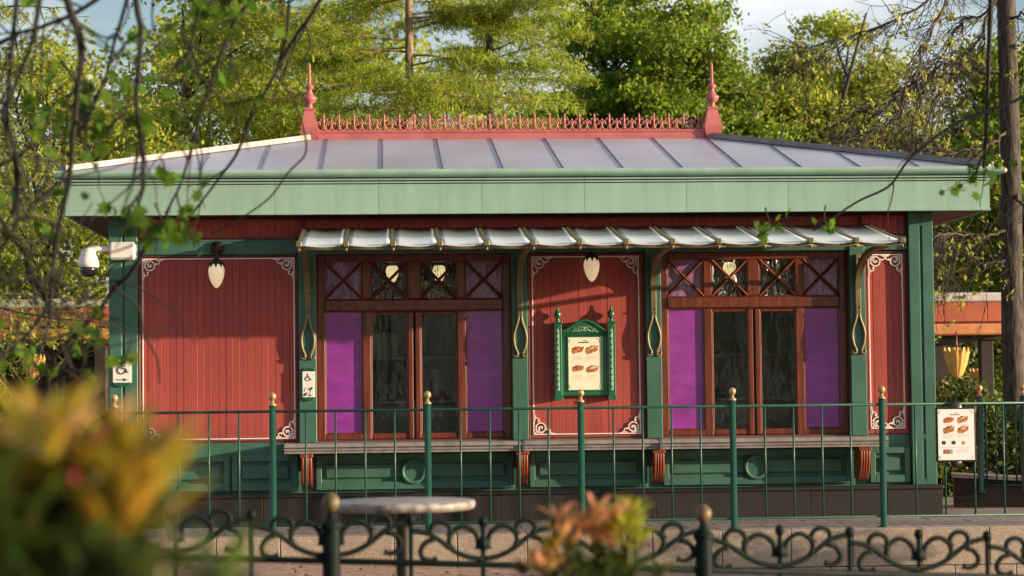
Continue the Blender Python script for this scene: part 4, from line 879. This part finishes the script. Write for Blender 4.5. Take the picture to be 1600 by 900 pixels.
# ================================================================== FOREGROUND GREENERY
def over_tree(name, lab, trunk_xy, gz_, crown_z, strokes, clusters, m, tw='twig', seed=80, lsize=.075, tr=.11, DS=1.0):
    """tree whose trunk stands beside the frame; its limbs reach over and hang into the view"""
    global NR; NR = np.random.default_rng(seed)
    r = thing(name, lab, 'tree', (trunk_xy[0], trunk_xy[1], gz_)); o = r.location
    tk = spline([(0,0,-.1), (.05,.02,1.5), (-.03,0,crown_z*.6), (0,0,crown_z)], 5); q = MB(); q.tube(tk, taper(tr, tr*.6, len(tk)), 12); q.build('trunk', 'bark', r)
    P = []
    for pts, Y, r0, r1, nt in strokes:
        W3 = [at(x, y, Y*DS+.05*i)-o for i, (x, y) in enumerate(pts)]
        hub = Vector((0, 0, crown_z-.25)); top = W3[0]
        up_ = (W3[0]-W3[1]).normalized()*.45+Vector((0,0,.12)); pre = [hub, hub.lerp(top, .5)+Vector((0, 0, 1.0)), top+up_*2, top+up_, top] if pts[0][1] <= 2 or pts[0][0] <= 0 or pts[0][0] >= 1600 else []
        L3 = spline((pre[:-1] if pre else [])+W3, 6);         q = MB(); q.tube(L3, taper(r0*(1.7 if pre else 1.15), r1*1.1, len(L3)), 7, False)
        a0 = 24 if pre else 1
        for i in range(nt*3):
            j = NR.integers(a0, max(a0+1, len(L3)-1)); d = (L3[min(j+1, len(L3)-1)]-L3[j-1]).normalized()
            t = wander(L3[j], d*.7+Vector(NR.normal(size=3))*.6+Vector((0,0,-.25)), NR.uniform(.12, .45), 6, .16, (0,0,-.3)); q.tube(t, taper(.0045, .0018, 7), 5, False)
            if NR.random() < .13: P.append(np.array(t[-1])+NR.normal(size=(3, 3))*.025)
        q.build('limb', tw, r)
    for px, py, Y, spx, spy, n in clusters:
        Y = Y*DS; c = np.array(at(px, py, Y)-o); k = Y/3400; g = NR.normal(size=(n, 3))*np.array((spx*k*.5, .10, spy*k*.5)); P.append(c+g)
        q = MB(); e = Vector(c); t = wander(e, (NR.normal()*.3, .1, 1), spy*k*1.3+.05, 4, .15); q.tube(t, taper(.003, .005, 5), 5, False)
        for i in range(0, n, 3): q.tube([t[min(1, len(t)-1)], e+Vector(g[i])], .0018, 4, False)
        q.build('twig', tw, r)['kind'] = 'stuff'
    leaves('leaves', np.concatenate(P), lsize, m, r, T_MAPLE, .8, .3); return r
S1 = [([(105,0),(127,65),(122,130),(115,200),(108,280),(95,340),(82,420),(78,500)], 6.6, .010, .006, 5), ([(212,0),(220,50),(213,150),(220,220),(225,285),(214,325)], 6.9, .010, .005, 5),
      ([(388,0),(365,35),(340,100),(310,190),(285,280),(258,335)], 7.6, .008, .004, 5), ([(500,0),(460,60),(430,115),(395,180),(370,240),(345,275),(300,335),(270,372)], 8.4, .0075, .004, 3), ([(452,0),(446,60),(430,115)], 8.4, .006, .005, 0),
      ([(430,115),(455,150),(474,200),(477,240),(450,270),(420,310),(370,345),(330,365)], 8.5, .004, .0035, 0), ([(198,0),(180,60),(165,120),(140,180),(118,215)], 7.0, .006, .004, 4), ([(26,0),(20,60),(12,180),(25,240),(30,285),(20,340)], 6.3, .007, .004, 4), ([(62,0),(48,70),(20,140),(0,175)], 6.3, .008, .005, 3),
      ([(150,0),(70,40),(30,52),(-30,80)], 6.8, .007, .005, 3), ([(312,0),(300,60),(285,105),(290,140)], 7.4, .005, .003, 3), ([(-5,260),(70,215),(118,205),(130,150)], 6.9, .006, .004, 3),
      ([(238,370),(205,425),(180,450),(150,490),(100,540),(60,590),(30,640)], 7.2, .009, .007, 3), ([(180,450),(215,480),(225,520),(245,560),(250,600)], 7.2, .005, .003, 0), ([(-5,330),(40,400),(70,470),(120,520),(175,565)], 7.0, .006, .003, 5), ([(-5,430),(50,440),(110,470),(160,440)], 7.0, .005, .003, 4), ([(0,560),(60,500),(95,430),(110,360)], 7.1, .006, .004, 4), ([(-5,395),(30,345),(75,300),(108,262)], 7.0, .005, .004, 4)]
C1 = [(130,150,7.0,90,45,34), (195,195,7.0,80,40,34), (70,200,6.8,60,40,16), (245,60,7.2,50,40,12), (345,15,7.4,56,30,34), (258,362,7.0,40,20,40), (218,350,7.0,24,14,10), (300,120,7.4,50,50,9), (15,340,6.8,40,60,10), (20,560,6.8,40,30,14), (140,500,7.0,40,40,8), (192,565,6.9,10,12,4), (262,275,7.4,12,8,6), (430,20,8.2,30,20,5), (110,590,6.9,50,24,8)]
over_tree('overhanging_tree', 'dark hanging branches with blurred spring leaves across the left of the view', (-3.1, 7.4), -.25, 4.6, S1, C1, 'leafN', 'twig', 81, .056, DS=1.08)
S2 = [([(1548,0),(1546,60),(1543,150),(1540,215),(1537,262)], 12.5, .013, .008, 2), ([(1602,150),(1500,190),(1425,245),(1390,290),(1340,315),(1290,348),(1270,360)], 12.2, .007, .0045, 1), ([(1537,240),(1528,262),(1524,292)], 12.5, .005, .003, 0), ([(1290,348),(1250,352),(1205,352)], 12.1, .0045, .003, 0)]
C2 = [(1524,282,12.5,40,30,16), (1540,262,12.5,40,16,8), (1205,354,12.1,28,14,9), (1290,352,12.1,24,16,8), (1195,366,12.1,12,12,4)]
over_tree('overhanging_tree', 'thin dark hanging branch and twig with a few leaves across the right eave', (3.9, 12.4), -.5, 5.2, S2, C2, 'leafN', 'twig', 82, .065)

def shrub(name, lab, foot, stems, tips, seed, llen, group):
    """stems: end points; tips: (point, spread, count, material)"""
    global NR; NR = np.random.default_rng(seed); r = thing(name, lab, 'shrub', foot, 0, group); o = r.location; q = MB()
    for e in stems:
        p0 = Vector((NR.uniform(-.05, .05), NR.uniform(-.05, .05), 0)); e = Vector(e)-o; L3 = spline([p0, p0.lerp(e, .5)+Vector(NR.normal(size=3))*.05, e], 5); q.tube(L3, taper(.009, .004, len(L3)), 6)
    q.build('stems', 'twig2', r)
    G = {}
    for c, sp, n, m in tips:
        c = np.array(Vector(c)-o)
        for _ in range(n):
            w = c+NR.normal(size=3)*np.array(sp); k = NR.integers(5, 9); a = NR.uniform(0, 6.28)+np.arange(k)*6.28/k          # a whorl of leaves
            d = np.stack([np.cos(a), np.sin(a), NR.uniform(.25, 1.5, k)], 1); d = unit(d); G.setdefault(m, []).append((w+d*llen*.45, d, np.stack([-np.cos(a)*.6, -np.sin(a)*.6, np.ones(k)], 1)))
    for m, L_ in G.items():
        P, D, Nn = (np.concatenate([x[i] for x in L_]) for i in range(3)); scatter('leaves', T_LANCE, P, D, Nn, llen*NR.uniform(.7, 1.2, len(P)), m, r)
    return r
T_LANCE = (T_LANCE[0]*np.array((.75, 1, 1)), T_LANCE[1])
Y = 2.2
shrub('shrub', 'large out of focus golden and green shrub filling the bottom left corner', (-.50, Y+.1, -.25), [at(x, y, Y) for x, y in ((60,690),(150,710),(220,750),(110,780),(200,830),(40,760),(20,860),(150,880),(270,780))],
      [(at(100,723,Y), (.028,.06,.012), 2, 'bushO'), (at(50,738,Y), (.030,.06,.014), 4, 'bushY'), (at(165,763,Y), (.030,.06,.016), 4, 'bushY'), (at(225,803,Y), (.022,.06,.02), 3, 'bushY'), (at(235,828,Y), (.020,.04,.014), 2, 'bushY'), (at(180,878,Y), (.036,.05,.026), 4, 'bushY'), (at(40,818,Y), (.04,.05,.02), 6, 'bushY'), (at(80,878,Y+.05), (.05,.05,.02), 11, 'bushG'), (at(50,948,Y), (.065,.05,.02), 28, 'bushG'), (at(150,938,Y+.05), (.035,.04,.014), 7, 'bushG'), (at(118,828,Y+.2), (.003,.01,.003), 1, 'petal'), (at(-80,828,Y), (.06,.06,.05), 24, 'bushG')], 94, .105, 'foreground shrubs')
Y = 5.2
shrub('shrub', 'small orange and lime shrub tip before the scroll fence at the bottom centre', (at(915,900,Y).x, Y+.1, -.40), [at(x, y, Y) for x, y in ((900,830),(950,850),(985,820),(855,880),(930,880),(880,900))],
      [(at(910,830,Y), (.036,.04,.022), 16, 'bushO'), (at(955,850,Y), (.034,.04,.02), 9, 'bushO'), (at(978,824,Y), (.024,.04,.016), 11, 'bushL'), (at(845,885,Y), (.026,.04,.010), 9, 'bushO'), (at(940,890,Y), (.05,.05,.02), 18, 'bushG'), (at(900,920,Y), (.07,.06,.03), 30, 'bushG'), (at(870,860,Y), (.016,.03,.012), 4, 'bushY'), (at(910,960,Y), (.08,.08,.05), 36, 'bushG')], 92, .066, 'foreground shrubs')
